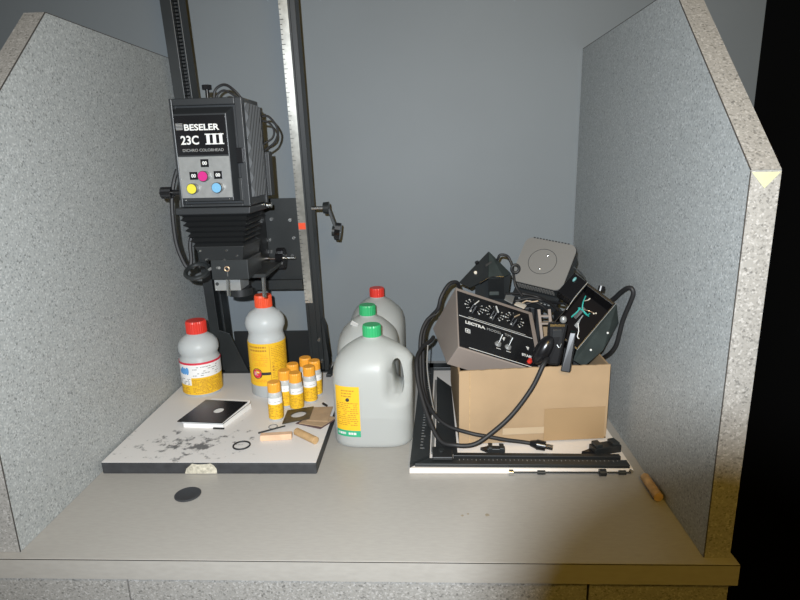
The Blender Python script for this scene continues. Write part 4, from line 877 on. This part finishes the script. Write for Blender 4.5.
for p in ((0.024, 0.005, 0.003), (0.029, 0.007, 0.003)):
    bm = newbm(); bmesh.ops.create_uvsphere(bm, u_segments=8, v_segments=6, radius=0.0018, matrix=Matrix.Translation(ce + V(p))); obj('wire_nut', bm, M_cream, oh, smooth=True)

# black switch unit hooked over the front of the box
sw = thing('switch_unit', 'black plastic switch unit with silver knob over the box front edge', 'switch', (0.38, 0.33, 0.17))
bm = newbm(); hexa(bm, [(0.376, 0.322, 0.168), (0.394, 0.318, 0.166), (0.399, 0.328, 0.166), (0.380, 0.333, 0.168)], [(0.3945, 0.338, 0.243), (0.406, 0.334, 0.243), (0.411, 0.346, 0.243), (0.398, 0.350, 0.243)]); obj('clamp_slab', bm, M_gloss, sw, bevel=0.002)
bm = newbm(); hexa(bm, [(0.352, 0.335, 0.176), (0.377, 0.331, 0.174), (0.384, 0.348, 0.176), (0.356, 0.358, 0.176)], [(0.352, 0.345, 0.259), (0.392, 0.341, 0.259), (0.394, 0.354, 0.259), (0.358, 0.366, 0.259)]); obj('switch_body', bm, M_gloss, sw, bevel=0.006)
bm = newbm(); P_ = [V((0.333, 0.332, 0.178)), V((0.336, 0.334, 0.200)), V((0.345, 0.338, 0.220)), V((0.352, 0.345, 0.232))]; rad = [0.0125, 0.019, 0.017, 0.011]
bmesh.ops.create_uvsphere(bm, u_segments=20, v_segments=12, radius=1.0, matrix=Matrix.Translation((0.346, 0.345, 0.204)) @ Matrix.Rotation(0.5, 4, 'Y') @ Matrix.Diagonal((0.0165, 0.0165, 0.034, 1))); obj('grip', bm, M_gloss, sw, smooth=True)
bm = newbm(); box(bm, 0.362, 0.380, 0.339, 0.345, 0.232, 0.248); obj('switch_plate', bm, M_head, sw, bevel=0.001)
bm = newbm(); lathe(bm, [(0.004, 0), (0.0065, 0.003), (0.0068, 0.008), (0.005, 0.012), (0.002, 0.0132)], (0.384, 0.350, 0.259), 18); obj('silver_knob', bm, M_silver, sw, smooth=True, label='silver thumb knob')
bm = newbm(); tube(bm, [(0.370, 0.333, 0.219), (0.374, 0.330, 0.214), (0.378, 0.331, 0.222)], 0.0007, n=6); obj('wire_clip', bm, M_silver, sw, smooth=True)
bm = newbm(); tube(bm, [(0.409, 0.336, 0.262), (0.4105, 0.334, 0.246), (0.408, 0.332, 0.236), (0.411, 0.330, 0.232)], 0.0009, n=6, k=3); obj('wire_clip', bm, M_print, sw, smooth=True)

# loose things between the units
tag(plate('metal_bracket', [(0.2949, 0.550, 0.2551), (0.3134, 0.550, 0.2453), (0.3222, 0.580, 0.2544), (0.3034, 0.580, 0.2619)], 0.003, M_silver, None), 'small silver bracket just above the console top edge', 'bracket')
tag(plate('metal_bracket', [(0.3181, 0.550, 0.2429), (0.3412, 0.550, 0.2330), (0.3500, 0.565, 0.2370), (0.3255, 0.567, 0.2455)], 0.003, M_cream, None), 'small cream bracket between the silver bracket and loose leads', 'bracket')
fr_ = thing('cream_frame', 'cream plastic ladder frame between timer console and switch unit', 'frame', (0.378, 0.48, 0.17))
for nm, a, b in (('upright', (0.365, 0.50, 0.245), (0.3685, 0.47, 0.185)), ('upright', (0.388, 0.50, 0.245), (0.3900, 0.47, 0.185)), ('rung', (0.3655, 0.494, 0.232), (0.3885, 0.494, 0.232)), ('rung', (0.366, 0.486, 0.217), (0.389, 0.486, 0.217))):
    bm = newbm(); a, b = V(a), V(b); u, v, d = frame_of(b - a); hexa(bm, [a + u * 0.003 + v * 0.002, a - u * 0.003 + v * 0.002, a - u * 0.003 - v * 0.002, a + u * 0.003 - v * 0.002], [b + u * 0.003 + v * 0.002, b - u * 0.003 + v * 0.002, b - u * 0.003 - v * 0.002, b + u * 0.003 - v * 0.002]); obj(nm, bm, M_taupe, fr_)
# dark filler gear deeper in the box (transformers with fins and leads)
tr = thing('transformer', 'black finned transformer deep in the box below the vented unit', 'transformer', (0.357, 0.63, 0.02))
bm = newbm(); box(bm, 0.318, 0.396, 0.606, 0.654, 0.018, 0.222); obj('core', bm, M_blk, tr, bevel=0.004)
for i in range(6): B('fin', (0.321 + i * 0.0135, 0.326 + i * 0.0135, 0.600, 0.606, 0.12, 0.220), M_gloss, tr)
bm = newbm(); hexa(bm, [(0.400, 0.44, 0.018), (0.465, 0.44, 0.018), (0.465, 0.53, 0.018), (0.400, 0.53, 0.018)], [(0.403, 0.470, 0.236), (0.455, 0.470, 0.236), (0.455, 0.525, 0.236), (0.403, 0.525, 0.236)]); ps2 = obj('power_supply', bm, M_blk, None, bevel=0.004); tag(ps2, 'plain black supply case under the open housing', 'power supply')
# cords
def cord(name, label, pts, r_=0.0042, m=None, cat='cord'):
    bm = newbm(); tube(bm, pts, r_, n=10, k=10); return tag(obj(name, bm, m or M_rub, None, smooth=True), label, cat)
bm = newbm(); tube(bm, [(0.352, 0.335, 0.190), (0.3413, 0.317, 0.183), (0.3186, 0.308, 0.1377), (0.2792, 0.298, 0.0862), (0.2356, 0.288, 0.0495), (0.2039, 0.280, 0.0330), (0.1688, 0.280, 0.0320), (0.1398, 0.295, 0.0345), (0.1166, 0.333, 0.0679), (0.0985, 0.378, 0.1171), (0.0940, 0.413, 0.1598), (0.1053, 0.45, 0.1747), (0.1240, 0.485, 0.1790), (0.131, 0.51, 0.1800)], 0.0046, n=10, k=10)
obj('cord', bm, M_rub, sw, smooth=True, label='thick black cord curving round the box corner')
pc = thing('plug_cord', 'black cord ending in a plug with bright prongs on the easel', 'cord', (0.33, 0.3, 0.02))
bm = newbm(); tube(bm, [(0.318, 0.300, 0.0255), (0.300, 0.301, 0.028), (0.2686, 0.300, 0.0330), (0.235, 0.301, 0.0395), (0.1998, 0.305, 0.0451), (0.1548, 0.326, 0.0515), (0.1260, 0.357, 0.0673), (0.1060, 0.403, 0.0972), (0.1010, 0.447, 0.1487), (0.1032, 0.475, 0.1965), (0.1169, 0.493, 0.2252), (0.135, 0.503, 0.2360)], 0.0040, n=10, k=10); obj('cable', bm, M_rub, pc, smooth=True)
Mp = basis((0.318, 0.300, 0.0255), (0.955, -0.26, -0.08), (0, 0, 1))
bm = newbm(); cyl(bm, Mp @ V((0, 0, 0)), Mp @ V((0.013, 0, 0)), 0.0055, 0.0095, 14); cyl(bm, Mp @ V((0.013, 0, 0)), Mp @ V((0.030, 0, 0)), 0.0105, 0.0095, 14); obj('plug_body', bm, M_gloss, pc, smooth=True)
for s in (-1, 1): bm = newbm(); box(bm, 0.030, 0.044, -0.003, 0.003, s * 0.005 - 0.0007, s * 0.005 + 0.0007, Mp); obj('prong', bm, M_chrome, pc)
cord('console_cord', 'thick black cord arching over the top corner of the timer console', [(0.192, 0.560, 0.285), (0.1866, 0.547, 0.2985), (0.174, 0.538, 0.3005), (0.1620, 0.53, 0.2915), (0.1490, 0.52, 0.2693), (0.1420, 0.52, 0.2440), (0.1238, 0.53, 0.2197), (0.1096, 0.515, 0.1885), (0.1069, 0.485, 0.1459), (0.1090, 0.447, 0.0899), (0.1180, 0.418, 0.0556), (0.121, 0.415, 0.038), (0.119, 0.43, 0.0250)], 0.0046)
cord('thin_lead', 'thin grey lead dropping beside the black cords to the easel', [(0.118, 0.44, 0.185), (0.116, 0.425, 0.14), (0.122, 0.405, 0.09), (0.130, 0.40, 0.05), (0.1395, 0.41, 0.0165)], 0.0015, M_fangrey)
cord('housing_cord', 'thick black cord looping out beside the right partition', [(0.4915, 0.410, 0.2855), (0.4965, 0.398, 0.2960), (0.4999, 0.375, 0.3130), (0.5049, 0.355, 0.3257), (0.5100, 0.346, 0.3265), (0.5130, 0.345, 0.3160), (0.5108, 0.352, 0.2964), (0.5075, 0.362, 0.2736), (0.5055, 0.372, 0.2522), (0.5044, 0.380, 0.2268), (0.5030, 0.392, 0.1965), (0.4990, 0.410, 0.1740), (0.5000, 0.450, 0.1500), (0.5000, 0.500, 0.1200), (0.5000, 0.540, 0.08), (0.5020, 0.57, 0.03), (0.5050, 0.590, 0.0120), (0.5060, 0.62, 0.0048)], 0.0045)
cord('hood_lead', 'black lead curling up between metal hood and vented unit', [(0.2815, 0.590, 0.3390), (0.2840, 0.583, 0.3470), (0.2877, 0.58, 0.3551), (0.2992, 0.58, 0.3549), (0.3085, 0.58, 0.3477), (0.3150, 0.572, 0.3288), (0.3171, 0.556, 0.3095), (0.3203, 0.545, 0.2879), (0.3356, 0.545, 0.2651)], 0.0030)
bm = newbm(); tube(bm, [(0.3195 + 0.0085 * math.cos(a), 0.553, 0.3275 + 0.009 * math.sin(a)) for a in [2 * PI * i / 10 for i in range(10)]], 0.0035, n=8, k=3, closed=True); tag(obj('cable_ring', bm, M_rub, smooth=True), 'small black rubber ring at the vented unit corner', 'ring')
for i, pts in enumerate(([(0.3216, 0.552, 0.2522), (0.3559, 0.550, 0.2589), (0.3885, 0.54, 0.2538), (0.4176, 0.468, 0.2655)], [(0.3011, 0.575, 0.2640), (0.3359, 0.552, 0.2690), (0.379, 0.545, 0.2590), (0.4051, 0.465, 0.2520)], [(0.345, 0.552, 0.2440), (0.365, 0.546, 0.2500), (0.385, 0.53, 0.2400), (0.395, 0.50, 0.2250)])):
    cord('loose_lead', ('black lead snaking over the gear towards the open housing', 'upper black lead crossing below the slotted side of the vented unit', 'black lead diving between console and transformer')[i], pts, 0.0028, M_rub)
cord('yellow_lead', 'short tan bare-ended wire near the cream bracket', [(0.335, 0.541, 0.250), (0.345, 0.538, 0.2555), (0.357, 0.537, 0.2535), (0.370, 0.536, 0.2555)], 0.0014, M_tape)

# ------------------------------------------------------------------ the photographer's compact camera on a tripod (its lens shades the flash)
ct = thing('compact_camera', 'black compact camera with extended lens and flash on a tripod', 'camera', (CAM_LOC.x, CAM_LOC.y - 0.1, -0.76))
def cf(r_, u_, f_): return CAM_LOC + CAM_R * r_ + CAM_U * u_ + CAM_F * f_
bm = newbm(); hexa(bm, [cf(-0.062, -0.035, -0.108), cf(0.052, -0.035, -0.108), cf(0.052, -0.035, -0.076), cf(-0.062, -0.035, -0.076)], [cf(-0.062, 0.056, -0.108), cf(0.052, 0.056, -0.108), cf(0.052, 0.056, -0.076), cf(-0.062, 0.056, -0.076)]); obj('camera_body', bm, M_gloss, ct, bevel=0.004)
bm = newbm(); n = 40; rg = []
for rad_, f_ in ((0.0228, -0.0765), (0.0228, -0.002), (0.0205, -0.002), (0.012, -0.02)): rg.append([bm.verts.new(cf(rad_ * math.cos(2 * PI * i / n), rad_ * math.sin(2 * PI * i / n), f_)) for i in range(n)])
for a, b in zip(rg, rg[1:]):
    for i in range(n): bm.faces.new((a[i], a[(i + 1) % n], b[(i + 1) % n], b[i]))
bm.faces.new(rg[-1]); obj('lens_barrel', bm, M_gloss, ct, smooth=True)
bm = newbm(); hexa(bm, [cf(-0.045, 0.037, -0.0765), cf(-0.025, 0.037, -0.0765), cf(-0.025, 0.037, -0.0745), cf(-0.045, 0.037, -0.0745)], [cf(-0.045, 0.048, -0.0765), cf(-0.025, 0.048, -0.0765), cf(-0.025, 0.048, -0.0745), cf(-0.045, 0.048, -0.0745)]); obj('flash_window', bm, M_silver, ct)
pb = cf(-0.005, -0.035, -0.092); CY('tripod_column', pb, (pb.x, pb.y, 0.1), 0.011, M_gun, ct)
for a in (PI / 2 + PI, PI / 2 + PI + 2.1, PI / 2 + PI - 2.1):
    e_ = V((pb.x + 0.33 * math.cos(a), pb.y + 0.33 * math.sin(a), -0.758)); e_.y = min(e_.y, -0.3); CY('tripod_leg', (pb.x, pb.y, 0.22), e_, 0.010, M_gun, ct, r2=0.007)
